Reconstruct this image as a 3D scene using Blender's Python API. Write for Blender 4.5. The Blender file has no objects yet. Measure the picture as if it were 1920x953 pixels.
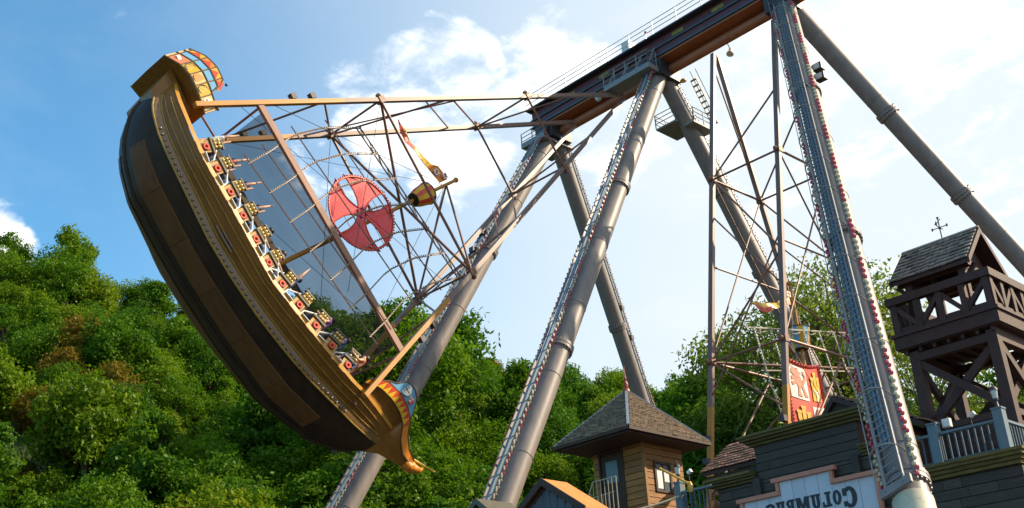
import bpy, bmesh, math, random
import numpy as np
from mathutils import Vector, Matrix
R = math.radians
random.seed(7); rng = np.random.default_rng(7)
scene = bpy.context.scene
C = scene.collection
K = 1.3                     # plan units -> metres
EYE = 1.6                   # eye height of the photographer

# ------------------------------------------------------------------ camera
cam = bpy.data.cameras.new('camera'); camo = bpy.data.objects.new('camera', cam); C.objects.link(camo)
right = Vector((-0.68188763, -0.72947211, -0.05384884))
up = Vector((-0.32825565, 0.239391, 0.91375061))
fwd = Vector((0.65366466, -0.64075142, 0.4026911))
camo.matrix_world = Matrix(((right.x, up.x, -fwd.x, 0), (right.y, up.y, -fwd.y, 0), (right.z, up.z, -fwd.z, EYE), (0, 0, 0, 1)))
cam.sensor_width = 36; cam.sensor_fit = 'HORIZONTAL'; cam.lens = 2068.01/1920*36
cam.clip_start = .2; cam.clip_end = 3000
scene.camera = camo

# ------------------------------------------------------------------ sun, sky, exposure
SUN_AZ, SUN_EL = 82.0, 34.0       # degrees to the right of the view axis, elevation
va = R(134.42843)
cx, cy = math.sin(R(SUN_AZ)), math.cos(R(SUN_AZ))
sB = math.cos(va)*cx + math.sin(va)*cy; sS = -math.sin(va)*cx + math.cos(va)*cy
sd = Vector((sB*math.cos(R(SUN_EL)), sS*math.cos(R(SUN_EL)), math.sin(R(SUN_EL))))
sun = bpy.data.lights.new('sun', 'SUN'); suno = bpy.data.objects.new('sun', sun); C.objects.link(suno)
sun.energy = 4.6; sun.angle = R(.6); sun.color = (1, .82, .58)
suno.rotation_euler = (-sd).to_track_quat('-Z', 'Y').to_euler()
suno.location = (0, 0, 60)

world = bpy.data.worlds.new('World'); scene.world = world; world.use_nodes = True
wt = world.node_tree; wt.nodes.clear()
def wn(t, **k):
    n = wt.nodes.new(t)
    for a, b in k.items(): setattr(n, a, b)
    return n
def wl(a, b): wt.links.new(a, b)
def wmath(op, a, b=None, c=None, clamp=False):
    n = wn('ShaderNodeMath', operation=op, use_clamp=clamp)
    for i, x in enumerate((a, b, c)):
        if x is None: continue
        if isinstance(x, (int, float)): n.inputs[i].default_value = x
        else: wl(x, n.inputs[i])
    return n.outputs[0]
def wdot(v, d):
    n = wn('ShaderNodeVectorMath', operation='DOT_PRODUCT'); wl(v, n.inputs[0]); n.inputs[1].default_value = Vector(d).normalized()
    return n.outputs['Value']
def wramp(x, lo, hi):
    n = wn('ShaderNodeMapRange', interpolation_type='SMOOTHSTEP'); wl(x, n.inputs[0])
    n.inputs[1].default_value = lo; n.inputs[2].default_value = hi
    return n.outputs[0]
sky = wn('ShaderNodeTexSky', sky_type='NISHITA')
sky.sun_disc = False; sky.sun_elevation = R(SUN_EL); sky.sun_rotation = math.atan2(sd.x, sd.y)
sky.air_density = 1.0; sky.dust_density = 1.6; sky.ozone_density = 2.2; sky.altitude = 200
tc = wn('ShaderNodeTexCoord'); D_ = tc.outputs['Generated']
sep = wn('ShaderNodeSeparateXYZ'); wl(D_, sep.inputs[0])
den = wmath('ADD', wmath('MAXIMUM', sep.outputs[2], 0.0), .12)
comb = wn('ShaderNodeCombineXYZ')
wl(wmath('DIVIDE', sep.outputs[0], den), comb.inputs[0]); wl(wmath('DIVIDE', sep.outputs[1], den), comb.inputs[1])
def wnoise(scale, detail, rough, dist=0, off=(0, 0, 0)):
    a = wn('ShaderNodeVectorMath', operation='ADD'); wl(comb.outputs[0], a.inputs[0]); a.inputs[1].default_value = off
    n = wn('ShaderNodeTexNoise'); wl(a.outputs[0], n.inputs['Vector'])
    n.inputs['Scale'].default_value = scale; n.inputs['Detail'].default_value = detail
    n.inputs['Roughness'].default_value = rough; n.inputs['Distortion'].default_value = dist
    return n.outputs['Fac']
nz = wnoise(2.6, 9, .62, .25, (3.1, 1.7, 0))
nz2 = wnoise(7.5, 7, .6, .3, (9.1, 4.2, 2))
# cumulus banks hanging where they hang over the hill
bank = None
for d, a0, a1, s in (((.673, -.524, .523), .9955, .9993, .46), ((.641, -.547, .537), .9962, .9994, .44), ((.625, -.560, .540), .9975, .9996, .40), ((.567, -.61, .548), .9974, .9998, .33),
                     ((.554, -.636, .534), .9972, .9998, .32), ((.655, -.566, .500), .9958, .9994, .36), ((.720, -.50, .482), .9964, .9995, .30), ((.885, -.263, .390), .9984, .9998, .46),
                     ((.548, -.673, .497), .9958, .9995, .20), ((.42, -.80, .43), .985, .998, .24), ((.33, -.80, .50), .975, .998, .3)):
    b = wmath('MULTIPLY', wramp(wdot(D_, d), a0, a1), s)
    bank = b if bank is None else wmath('MAXIMUM', bank, b)
cov = wmath('ADD', wmath('ADD', wmath('MULTIPLY', wmath('SUBTRACT', nz, .5), 1.0), wmath('MULTIPLY', wmath('SUBTRACT', nz2, .5), .85)), bank)
cl = wramp(cov, .23, .47)
# bright summer haze: thickens towards the sun and towards the horizon
q_ = wmath('ADD', wdot(D_, sd), wmath('MULTIPLY', wmath('SUBTRACT', .5, wmath('MAXIMUM', sep.outputs[2], 0.0)), .6))
thin = wmath('ADD', wmath('MULTIPLY', wramp(q_, .05, .58), .95), wmath('MULTIPLY', wramp(nz, .45, .75), .10), clamp=True)
grey = wn('ShaderNodeMix', data_type='RGBA')
wl(wramp(nz2, .35, .65), grey.inputs[0])
grey.inputs[6].default_value = (4.3, 4.6, 5.0, 1); grey.inputs[7].default_value = (6.6, 6.6, 6.5, 1)
tint = wn('ShaderNodeMix', data_type='RGBA', blend_type='MULTIPLY'); tint.inputs[0].default_value = 1; wl(sky.outputs[0], tint.inputs[6]); tint.inputs[7].default_value = (.60, 1.06, 1.12, 1)
m1 = wn('ShaderNodeMix', data_type='RGBA'); wl(thin, m1.inputs[0]); wl(tint.outputs[2], m1.inputs[6]); m1.inputs[7].default_value = (3.75, 4.1, 4.3, 1)
m2 = wn('ShaderNodeMix', data_type='RGBA'); wl(cl, m2.inputs[0]); wl(m1.outputs[2], m2.inputs[6]); wl(grey.outputs[2], m2.inputs[7])
bg = wn('ShaderNodeBackground'); wl(m2.outputs[2], bg.inputs[0]); bg.inputs[1].default_value = .15
wo = wn('ShaderNodeOutputWorld'); wl(bg.outputs[0], wo.inputs[0])

scene.view_settings.view_transform = 'Standard'; scene.view_settings.look = 'None'
scene.view_settings.gamma = 1; scene.view_settings.exposure = 0.68; scene.view_settings.use_curve_mapping = False
scene.render.engine = 'CYCLES'
scene.cycles.max_bounces = 6; scene.cycles.transparent_max_bounces = 12

# ------------------------------------------------------------------ materials
MT = {}
def mat(name, col, rough=.6, metal=0., var=.25, scale=6., bump=.0, bscale=40., grain=None, coat=0., rnd=0., dirt=None, spec=.5):
    if name in MT: return MT[name]
    m = bpy.data.materials.new(name); m.use_nodes = True
    t = m.node_tree; b = t.nodes['Principled BSDF']
    b.inputs['Roughness'].default_value = rough; b.inputs['Metallic'].default_value = metal
    b.inputs['Coat Weight'].default_value = coat; b.inputs['Coat Roughness'].default_value = .2
    b.inputs['Specular IOR Level'].default_value = spec
    co = t.nodes.new('ShaderNodeTexCoord'); src = co.outputs['Object']
    if grain:
        mp = t.nodes.new('ShaderNodeMapping'); mp.inputs['Scale'].default_value = grain; t.links.new(src, mp.inputs[0]); src = mp.outputs[0]
    oi = t.nodes.new('ShaderNodeObjectInfo')
    off = t.nodes.new('ShaderNodeVectorMath'); off.operation = 'ADD'; t.links.new(src, off.inputs[0])
    mu = t.nodes.new('ShaderNodeMath'); mu.operation = 'MULTIPLY'; t.links.new(oi.outputs['Random'], mu.inputs[0]); mu.inputs[1].default_value = 37
    t.links.new(mu.outputs[0], off.inputs[1]); src = off.outputs[0]
    n = t.nodes.new('ShaderNodeTexNoise'); n.inputs['Scale'].default_value = scale; n.inputs['Detail'].default_value = 7; n.inputs['Roughness'].default_value = .65
    t.links.new(src, n.inputs['Vector'])
    rp = t.nodes.new('ShaderNodeMapRange'); rp.inputs[1].default_value = .25; rp.inputs[2].default_value = .75
    rp.inputs[3].default_value = 1-var; rp.inputs[4].default_value = 1+var; t.links.new(n.outputs['Fac'], rp.inputs[0])
    fac = rp.outputs[0]
    if rnd:
        r2 = t.nodes.new('ShaderNodeMapRange'); r2.inputs[3].default_value = 1-rnd; r2.inputs[4].default_value = 1+rnd; t.links.new(oi.outputs['Random'], r2.inputs[0])
        mm = t.nodes.new('ShaderNodeMath'); mm.operation = 'MULTIPLY'; t.links.new(fac, mm.inputs[0]); t.links.new(r2.outputs[0], mm.inputs[1]); fac = mm.outputs[0]
    vm = t.nodes.new('ShaderNodeVectorMath'); vm.operation = 'SCALE'; vm.inputs[0].default_value = col[:3]; t.links.new(fac, vm.inputs['Scale'])
    outc = vm.outputs[0]
    if dirt:
        dn = t.nodes.new('ShaderNodeTexNoise'); dn.inputs['Scale'].default_value = dirt[1]; dn.inputs['Detail'].default_value = 6; dn.inputs['Roughness'].default_value = .7
        t.links.new(src, dn.inputs['Vector'])
        dr = t.nodes.new('ShaderNodeMapRange'); dr.inputs[1].default_value = dirt[2]; dr.inputs[2].default_value = dirt[2]+.15; t.links.new(dn.outputs['Fac'], dr.inputs[0])
        dx = t.nodes.new('ShaderNodeMix'); dx.data_type = 'RGBA'; t.links.new(dr.outputs[0], dx.inputs[0]); t.links.new(outc, dx.inputs[6]); dx.inputs[7].default_value = (*dirt[0], 1); outc = dx.outputs[2]
    t.links.new(outc, b.inputs['Base Color'])
    if bump:
        bn = t.nodes.new('ShaderNodeTexNoise'); bn.inputs['Scale'].default_value = bscale; bn.inputs['Detail'].default_value = 5; t.links.new(src, bn.inputs['Vector'])
        bp = t.nodes.new('ShaderNodeBump'); bp.inputs['Strength'].default_value = bump; bp.inputs['Distance'].default_value = .02
        t.links.new(bn.outputs['Fac'], bp.inputs['Height']); t.links.new(bp.outputs[0], b.inputs['Normal'])
    MT[name] = m
    return m
mat('leg_paint', (.225, .19, .175), .48, var=.22, scale=1.6, grain=(2.5, 2.5, .22), bump=.10, bscale=6, dirt=((.12, .075, .05), 1.5, .63))
mat('cream_paint', (.55, .50, .36), .55, var=.14, scale=2.5, dirt=((.28, .22, .14), 2.2, .6))
mat('arm_orange', (.47, .20, .014), .45, var=.15, scale=3, dirt=((.30, .15, .06), 3, .62))
mat('arm_pale', (.215, .13, .105), .45, var=.12, scale=3, dirt=((.28, .17, .12), 3, .62))
mat('brace_brown', (.22, .095, .055), .5, var=.2, scale=5)
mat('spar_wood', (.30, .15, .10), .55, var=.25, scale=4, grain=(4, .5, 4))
mat('beam_side', (.115, .028, .032), .5, var=.2, scale=2)
mat('beam_under', (.38, .115, .045), .55, var=.18, scale=1.5, dirt=((.13, .05, .03), 1.4, .6))
mat('sign_yellow', (.26, .21, .03), .6)
mat('galv', (.25, .25, .245), .55, metal=0., var=.15)
mat('white_metal', (.78, .77, .74), .4, var=.1)
mat('dark_steel', (.06, .055, .06), .5, metal=.3)
mat('conduit_blue', (.16, .24, .31), .4, var=.15)
mat('bulb_white', (.55, .45, .26), .25, var=.1, coat=.5)
mat('sail_pale', (.55, .50, .40), .5, var=.12)
mat('bulb_dim', (.42, .34, .18), .4, var=.2)
mat('bulb_red', (.55, .025, .045), .25, var=.1, coat=.5)
mat('bulb_yellow', (.75, .52, .14), .25, var=.1, coat=.6)
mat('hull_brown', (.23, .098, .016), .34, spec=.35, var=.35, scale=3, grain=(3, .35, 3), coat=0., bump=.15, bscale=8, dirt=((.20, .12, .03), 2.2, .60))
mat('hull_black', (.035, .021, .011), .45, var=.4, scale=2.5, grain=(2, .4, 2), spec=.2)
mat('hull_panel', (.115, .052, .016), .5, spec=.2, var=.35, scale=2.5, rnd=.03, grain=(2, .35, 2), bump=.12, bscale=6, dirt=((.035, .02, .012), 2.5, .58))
mat('wale', (.20, .11, .036), .42, var=.3, scale=4, grain=(4, .4, 4), coat=.2)
mat('gold_line', (.36, .22, .035), .45, var=.3, scale=6)
mat('rivet', (.25, .26, .27), .3, metal=.8, var=.1)
mat('gunwale', (.52, .25, .03), .42, var=.15, scale=5)
mat('seat_wood', (.48, .25, .045), .45, var=.25, scale=8, grain=(4, .6, 4))
mat('seat_board', (.10, .085, .05), .5, var=.3, scale=8)
mat('ring_red', (.80, .07, .02), .35, var=.05)
mat('p_orange', (.70, .23, .015), .45, var=.08)
mat('p_red', (.62, .055, .02), .45, var=.1)
mat('p_yellow', (.72, .42, .015), .45, var=.08)
mat('p_white', (.80, .76, .68), .45, var=.06)
mat('p_pink', (.75, .22, .11), .45, var=.08)
mat('p_blue', (.16, .42, .66), .4, var=.08)
mat('p_tan', (.75, .52, .22), .45, var=.1)
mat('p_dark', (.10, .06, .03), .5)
mat('skin', (.60, .36, .25), .55, var=.05)
mat('hair', (.02, .015, .012), .5)
mat('cloth_white', (.70, .70, .70), .8); mat('cloth_purple', (.16, .05, .25), .8); mat('cloth_orange', (.65, .22, .08), .8)
mat('cloth_red', (.5, .05, .05), .8); mat('cloth_blue', (.05, .1, .3), .8); mat('denim', (.04, .06, .12), .85)
mat('plank_grey', (.070, .056, .044), .75, var=.35, scale=5, grain=(.5, 4, 5), bump=.35, bscale=14, rnd=.28)
mat('moss_cornice', (.125, .095, .028), .85, var=.5, scale=4, grain=(.8, 2, 3), bump=.5, bscale=9, rnd=.25, dirt=((.17, .17, .012), 3, .57))
mat('salmon_trim', (.62, .235, .15), .6, var=.12, scale=5)
mat('sign_board', (.62, .62, .68), .6, var=.06, scale=4, rnd=.05)
mat('ink', (.02, .015, .02), .5, var=.1)
mat('shingle_brown', (.30, .155, .105), .8, var=.35, scale=9, bump=.3, rnd=.25)
mat('shingle_grey', (.235, .195, .165), .8, var=.35, scale=9, bump=.3, rnd=.32, dirt=((.30, .24, .12), 3, .62))
mat('shingle_booth', (.25, .185, .13), .8, var=.62, scale=3.2, grain=(1, 1, 3.5), bump=.3, dirt=((.10, .085, .075), 1.3, .56))
mat('booth_wood', (.33, .145, .036), .65, var=.35, scale=4, grain=(.5, .5, 5), bump=.25, bscale=12, rnd=.25)
mat('booth_dark', (.055, .028, .02), .7, var=.3)
mat('tower_wood', (.055, .019, .013), .65, var=.35, scale=4, bump=.25, bscale=14, rnd=.18)
mat('rail_blue', (.12, .18, .22), .5, var=.15, scale=4)
mat('rail_dark', (.06, .10, .13), .5, var=.2)
mat('canopy_orange', (.60, .22, .025), .5, var=.14, scale=3, dirt=((.60, .24, .09), 3, .58))
mat('grey_board', (.095, .098, .115), .7, var=.25, scale=3, grain=(4, 4, .4), bump=.2)
mat('rope', (.50, .43, .30), .85, var=.15)
mat('log_yellow', (.70, .38, .06), .5, var=.2)
mat('glass_dark', (.04, .05, .05), .28, var=.1, spec=.8)
mat('frame_white', (.70, .72, .72), .5)
mat('lamp_glass', (.6, .62, .6), .15, var=.05)
mat('bark', (.10, .065, .045), .85, var=.3, scale=7, bump=.5)
mat('finial_red', (.38, .06, .04), .45)
mat('hip_metal', (.27, .32, .36), .4, metal=.3)
mat('speaker_white', (.72, .72, .68), .5, var=.05)
mat('soil', (.035, .040, .012), .9, var=.5, scale=.4, dirt=((.05, .08, .015), .3, .45))
mat('asphalt', (.06, .06, .06), .85, var=.2, scale=1)
# tinted canopy film and red see-through acrylic
def film(name, col, alpha):
    m = bpy.data.materials.new(name); m.use_nodes = True; t = m.node_tree
    b = t.nodes['Principled BSDF']; b.inputs['Base Color'].default_value = (*col, 1); b.inputs['Roughness'].default_value = .25
    no = t.nodes.new('ShaderNodeTexNoise'); no.inputs['Scale'].default_value = 3; no.inputs['Detail'].default_value = 5
    mr = t.nodes.new('ShaderNodeMapRange'); mr.inputs[3].default_value = alpha-.06; mr.inputs[4].default_value = alpha+.06
    t.links.new(no.outputs['Fac'], mr.inputs[0]); t.links.new(mr.outputs[0], b.inputs['Alpha'])
    MT[name] = m
film('canopy_net', (.035, .045, .06), .42)
film('red_acrylic', (.80, .025, .035), .86)
def leafmat(name, c0, c1, c2):
    m = bpy.data.materials.new(name); m.use_nodes = True; t = m.node_tree; t.nodes.clear()
    at = t.nodes.new('ShaderNodeAttribute'); at.attribute_name = 'tint'
    oi = t.nodes.new('ShaderNodeObjectInfo')
    r = t.nodes.new('ShaderNodeValToRGB'); r.color_ramp.elements[0].color = (*c0, 1); r.color_ramp.elements[1].color = (*c2, 1)
    e = r.color_ramp.elements.new(.5); e.color = (*c1, 1)
    a = t.nodes.new('ShaderNodeMath'); a.operation = 'MULTIPLY_ADD'; t.links.new(oi.outputs['Random'], a.inputs[0]); a.inputs[1].default_value = .45
    s = t.nodes.new('ShaderNodeMath'); s.operation = 'MULTIPLY'; t.links.new(at.outputs['Fac'], s.inputs[0]); s.inputs[1].default_value = .55
    t.links.new(s.outputs[0], a.inputs[2]); t.links.new(a.outputs[0], r.inputs[0])
    d = t.nodes.new('ShaderNodeBsdfDiffuse'); tr = t.nodes.new('ShaderNodeBsdfTranslucent'); gl = t.nodes.new('ShaderNodeBsdfGlossy'); gl.inputs['Roughness'].default_value = .45
    t.links.new(r.outputs[0], d.inputs[0]); t.links.new(r.outputs[0], tr.inputs[0]); gl.inputs[0].default_value = (.5, .55, .5, 1)
    mx = t.nodes.new('ShaderNodeMixShader'); mx.inputs[0].default_value = .48; t.links.new(d.outputs[0], mx.inputs[1]); t.links.new(tr.outputs[0], mx.inputs[2])
    m3 = t.nodes.new('ShaderNodeMixShader'); m3.inputs[0].default_value = .02; t.links.new(mx.outputs[0], m3.inputs[1]); t.links.new(gl.outputs[0], m3.inputs[2])
    o = t.nodes.new('ShaderNodeOutputMaterial'); t.links.new(m3.outputs[0], o.inputs[0]); MT[name] = m
leafmat('leaf_green', (.055, .145, .004), (.115, .235, .006), (.21, .29, .010))
leafmat('leaf_dark', (.036, .115, .006), (.080, .19, .008), (.15, .25, .010))
leafmat('leaf_rust', (.095, .12, .008), (.20, .165, .014), (.29, .15, .02))
leafmat('leaf_yellow', (.075, .16, .005), (.145, .245, .007), (.24, .28, .010))
leafmat('leaf_airy', (.09, .16, .018), (.17, .24, .025), (.26, .30, .035))

# ------------------------------------------------------------------ mesh helpers
def V(*a): return Vector(a)
class MB:
    def __init__(s): s.v = []; s.f = []
    def add(s, vs, fs):
        n = len(s.v); s.v += [tuple(x) for x in vs]; s.f += [tuple(i+n for i in f) for f in fs]; return s
    def box(s, c, d, M=None):
        vs = []
        for x in (-.5, .5):
            for y in (-.5, .5):
                for z in (-.5, .5):
                    p = Vector((x*d[0], y*d[1], z*d[2]))
                    if M: p = M @ p
                    vs.append(p+Vector(c))
        return s.add(vs, [(0, 1, 3, 2), (4, 6, 7, 5), (0, 4, 5, 1), (2, 3, 7, 6), (0, 2, 6, 4), (1, 5, 7, 3)])
    def bb(s, x0, x1, y0, y1, z0, z1): return s.box(((x0+x1)/2, (y0+y1)/2, (z0+z1)/2), (abs(x1-x0), abs(y1-y0), abs(z1-z0)))
    def frame(s, p0, p1, ref=(0, 0, 1)):
        p0, p1 = Vector(p0), Vector(p1); d = (p1-p0); L = d.length; d.normalize()
        u = Vector(ref) - d*Vector(ref).dot(d)
        if u.length < 1e-4: u = Vector((1, 0, 0)) - d*d.x
        u.normalize(); return p0, p1, d, u, d.cross(u), L
    def bar(s, p0, p1, w, h, ref=(0, 0, 1)):
        p0, p1, d, u, v, L = s.frame(p0, p1, ref)
        vs = [p + v*(a*w/2) + u*(b*h/2) for p in (p0, p1) for a, b in ((-1, -1), (1, -1), (1, 1), (-1, 1))]
        return s.add(vs, [(3, 2, 1, 0), (4, 5, 6, 7), (0, 1, 5, 4), (1, 2, 6, 5), (2, 3, 7, 6), (3, 0, 4, 7)])
    def tube(s, p0, p1, r, n=8, r1=None):
        r1 = r if r1 is None else r1
        p0, p1, d, u, v, L = s.frame(p0, p1)
        vs = [p + (u*math.cos(2*math.pi*i/n)+v*math.sin(2*math.pi*i/n))*q for p, q in ((p0, r), (p1, r1)) for i in range(n)]
        fs = [(i, (i+1) % n, n+(i+1) % n, n+i) for i in range(n)] + [tuple(range(n))[::-1], tuple(range(n, 2*n))]
        return s.add(vs, fs)
    def path(s, pts, r, n=6):
        for a, b in zip(pts, pts[1:]):
            if (Vector(a)-Vector(b)).length > 1e-5: s.tube(a, b, r, n)
        return s
    def torus(s, c, ax, Rr, r, n=16, m=6, a0=0, a1=2*math.pi, ref=(0, 0, 1)):
        ax = Vector(ax).normalized(); u = Vector(ref)-ax*Vector(ref).dot(ax)
        if u.length < 1e-3: u = Vector((1, 0, 0))-ax*ax.x
        u.normalize(); w = ax.cross(u); full = abs(a1-a0-2*math.pi) < 1e-6
        N = n if full else n+1; vs = []
        for i in range(N):
            t = a0+(a1-a0)*i/n; e = u*math.cos(t)+w*math.sin(t)
            for j in range(m):
                q = 2*math.pi*j/m; vs.append(Vector(c)+e*(Rr+r*math.cos(q))+ax*(r*math.sin(q)))
        fs = [(i*m+j, ((i+1) % N)*m+j, ((i+1) % N)*m+(j+1) % m, i*m+(j+1) % m) for i in range(n) for j in range(m)]
        return s.add(vs, fs)
    def ball(s, c, r, n=6, m=4):
        c = Vector(c); vs = [c+V(0, 0, r)]
        for i in range(1, m):
            t = math.pi*i/m
            vs += [c+V(r*math.sin(t)*math.cos(2*math.pi*j/n), r*math.sin(t)*math.sin(2*math.pi*j/n), r*math.cos(t)) for j in range(n)]
        vs.append(c-V(0, 0, r)); L = len(vs)-1
        fs = [(0, 1+j, 1+(j+1) % n) for j in range(n)]
        for i in range(m-2): fs += [(1+i*n+j, 1+(i+1)*n+j, 1+(i+1)*n+(j+1) % n, 1+i*n+(j+1) % n) for j in range(n)]
        fs += [(L, 1+(m-2)*n+(j+1) % n, 1+(m-2)*n+j) for j in range(n)]
        return s.add(vs, fs)
    def lathe(s, c, prof, n=16, ax=(0, 0, 1)):
        q = Vector((0, 0, 1)).rotation_difference(Vector(ax)); vs = []
        for r, z in prof: vs += [Vector(c)+q @ V(r*math.cos(2*math.pi*i/n), r*math.sin(2*math.pi*i/n), z) for i in range(n)]
        m = len(prof)
        fs = [(k*n+i, k*n+(i+1) % n, (k+1)*n+(i+1) % n, (k+1)*n+i) for k in range(m-1) for i in range(n)]
        return s.add(vs, fs + [tuple(range(n))[::-1], tuple(range((m-1)*n, m*n))])
    def prism(s, poly, t):
        n = len(poly); t = Vector(t); vs = [Vector(p) for p in poly]+[Vector(p)+t for p in poly]
        return s.add(vs, [tuple(range(n))[::-1], tuple(range(n, 2*n))]+[(i, (i+1) % n, n+(i+1) % n, n+i) for i in range(n)])
    def grid(s, rows):       # rows of points -> quads
        n = len(rows[0]); vs = [p for r in rows for p in r]
        return s.add(vs, [(i*n+j, i*n+j+1, (i+1)*n+j+1, (i+1)*n+j) for i in range(len(rows)-1) for j in range(n-1)])
    def slab(s, rows, t):    # grid with thickness t(vector or callable)
        n = len(rows[0]); m = len(rows); s.grid(rows)
        back = [[Vector(p)+(Vector(t) if not callable(t) else t(p)) for p in r] for r in rows]
        s.grid([r[::-1] for r in back])
        edge = [rows[0][j] for j in range(n)]+[rows[i][n-1] for i in range(1, m)]+[rows[m-1][j] for j in range(n-2, -1, -1)]+[rows[i][0] for i in range(m-2, 0, -1)]
        eb = [back[0][j] for j in range(n)]+[back[i][n-1] for i in range(1, m)]+[back[m-1][j] for j in range(n-2, -1, -1)]+[back[i][0] for i in range(m-2, 0, -1)]
        L = len(edge); return s.add(edge+eb, [((i+1) % L, i, L+i, L+(i+1) % L) for i in range(L)])
    def mesh(s, name, o=(0, 0, 0), smooth=False):
        me = bpy.data.meshes.new(name); o = Vector(o)
        me.from_pydata([((x-o.x)*K, (y-o.y)*K, (z-o.z)*K) for x, y, z in s.v], [], s.f); me.update()
        if smooth:
            me.polygons.foreach_set('use_smooth', [True]*len(me.polygons))
            try: me.set_sharp_from_angle(angle=R(40))
            except Exception: pass
        return me
ORI = {}
def W(p): return (p[0]*K, p[1]*K, p[2]*K+EYE)
def link(name, me, m, parent=None, kind=None, label=None):
    o = bpy.data.objects.new(name, me); C.objects.link(o)
    if m is not None and me is not None and not me.materials: me.materials.append(MT[m])
    if parent: o.parent = parent
    if kind: o['kind'] = kind
    if label: o['label'] = label
    return o
def root_of(p):
    while p.parent: p = p.parent
    return p
def part(name, mb, m, parent, smooth=False, kind=None, label=None):
    return link(name, mb.mesh(name, ORI[root_of(parent)], smooth), m, parent, kind, label)
def thing(name, label, cat, loc, group=None, rx=0., local=False):
    o = bpy.data.objects.new(name, None); C.objects.link(o); o.location = W(loc); o.rotation_euler = (rx, 0, 0)
    o.empty_display_size = .3
    o['label'] = label; o['category'] = cat
    if group: o['group'] = group
    ORI[o] = (0, 0, 0) if local else loc
    return o
def solo(name, mb, m, label, cat, loc, group=None, smooth=False):
    o = link(name, mb.mesh(name, loc, smooth), m); o.location = W(loc); o['label'] = label; o['category'] = cat
    if group: o['group'] = group
    return o
def structure(name, mb, m, loc=(0, 0, 0)):
    o = link(name, mb.mesh(name, loc), m); o.location = W(loc); o['kind'] = 'structure'; return o
def piece(name, me, m, parent, loc, rot=None):      # shared mesh piece placed at a plan-space point of its thing
    o = link(name, me, m, parent); r = ORI[root_of(parent)]
    o.location = tuple((loc[i]-r[i])*K for i in range(3))
    if rot is not None: o.rotation_euler = rot
    return o
I = lambda x, xs, ys: float(np.interp(x, xs, ys))
GZ = -EYE/K        # ground level in plan units

# ------------------------------------------------------------------ ground and hill
def polar(az, d):
    x, y = math.sin(R(az)), math.cos(R(az))
    return (math.cos(va)*x+math.sin(va)*y)*d, (-math.sin(va)*x+math.cos(va)*y)*d
g = MB(); g.grid([[V(x, y, GZ) for y in (-1500, 1500)] for x in (-1500, 1500)])
structure('ground', g, 'asphalt', (0, 0, GZ))
SK_A = [-60, -40, -30, -24, -18, -12, -7, -2, 2, 7, 12, 18, 26, 35, 50, 70]
SK_E = [16, 21.6, 22.7, 22.2, 21.9, 21.0, 20.0, 18.2, 17.3, 15.9, 14.6, 13.2, 12, 11, 9, 6]
D0, D1 = 44., 92.
def hill_z(az, d):
    zr = D1*math.tan(R(I(az, SK_A, SK_E)))-3.2
    t = (d-D0)/(D1-D0)
    w = 1.1*math.sin(az*.55+d*.11)+.9*math.sin(az*.23-d*.19+1)
    if t <= 0: return GZ+max(0, (t+.25)/.25)*1.2 + .004
    if t < 1: return GZ+1.2+(zr-1.2-GZ)*(t**.92) + w*min(1, t*3)*(1-t*.5)
    return zr+w*.5-(t-1)*9
hm = MB()
hm.grid([[V(*polar(a, d), hill_z(a, d)) for a in np.linspace(-66, 72, 90)] for d in list(np.linspace(D0-10, D1+40, 60))])
structure('wooded_hill', hm, 'soil')

# ------------------------------------------------------------------ trees
def leaf_mesh(name, pts, nrm, size, tint, m, stretch=1.):
    n = len(pts); pts = np.asarray(pts); nrm = nrm/np.linalg.norm(nrm, axis=1, keepdims=True)
    a = rng.normal(size=(n, 3)); u = np.cross(nrm, a); u /= np.linalg.norm(u, axis=1, keepdims=True); w = np.cross(nrm, u)
    s = size*rng.uniform(.6, 1.35, n)[:, None]
    c = np.stack([pts-u*s*stretch, pts+w*s*.55-u*s*.1, pts+u*s*stretch, pts-w*s*.55+u*s*.1], 1).reshape(-1, 3)*K
    me = bpy.data.meshes.new(name); me.vertices.add(4*n); me.vertices.foreach_set('co', c.ravel().astype(np.float32))
    me.loops.add(4*n); me.loops.foreach_set('vertex_index', np.arange(4*n, dtype=np.int32))
    me.polygons.add(n); me.polygons.foreach_set('loop_start', np.arange(0, 4*n, 4, dtype=np.int32))
    at = me.attributes.new('tint', 'FLOAT', 'FACE'); at.data.foreach_set('value', tint.astype(np.float32))
    me.update(calc_edges=True); me.materials.append(MT[m]); return me
def crown(name, m, h0, rx, rz, blobs, leaves, size, flat=.9, spread=.95, stretch=1.):
    pts, nr, tn = [], [], []; cs = []
    for k in range(blobs):
        d = rng.normal(size=3); d /= np.linalg.norm(d); q = rng.uniform(.25, 1)**.5
        tp = 1-.38*max(d[2], 0)*q
        c = np.array([d[0]*rx*q*tp*.95, d[1]*rx*q*tp*.95, h0+rz*(.5+.44*d[2]*q)]); r = rx*rng.uniform(.12, .31); cs.append(c)
        nn = int(leaves/blobs*(r/(rx*.225))**2)
        e = rng.normal(size=(nn, 3)); e /= np.linalg.norm(e, axis=1, keepdims=True)
        ph = rng.uniform(0, 6.28, 3)
        bump = 1+.30*np.sin(e[:, :1]*6+ph[0])*np.sin(e[:, 1:2]*6+ph[1])+.18*np.sin(e[:, 2:]*9+ph[2])
        rad = r*(rng.uniform(.25, 1.0, nn)**.45*1.12)[:, None]
        pts.append(c+e*rad*bump*np.array([1.05, 1.05, flat])); nr.append(e*.8+np.array([0, 0, .35])+rng.normal(size=(nn, 3))*.7)
        tn.append(np.clip(rng.uniform(.05, .85)+rng.normal(size=nn)*.22, 0, 1))
    return leaf_mesh(name, np.concatenate(pts), np.concatenate(nr), size, np.concatenate(tn), m, stretch), cs
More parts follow.
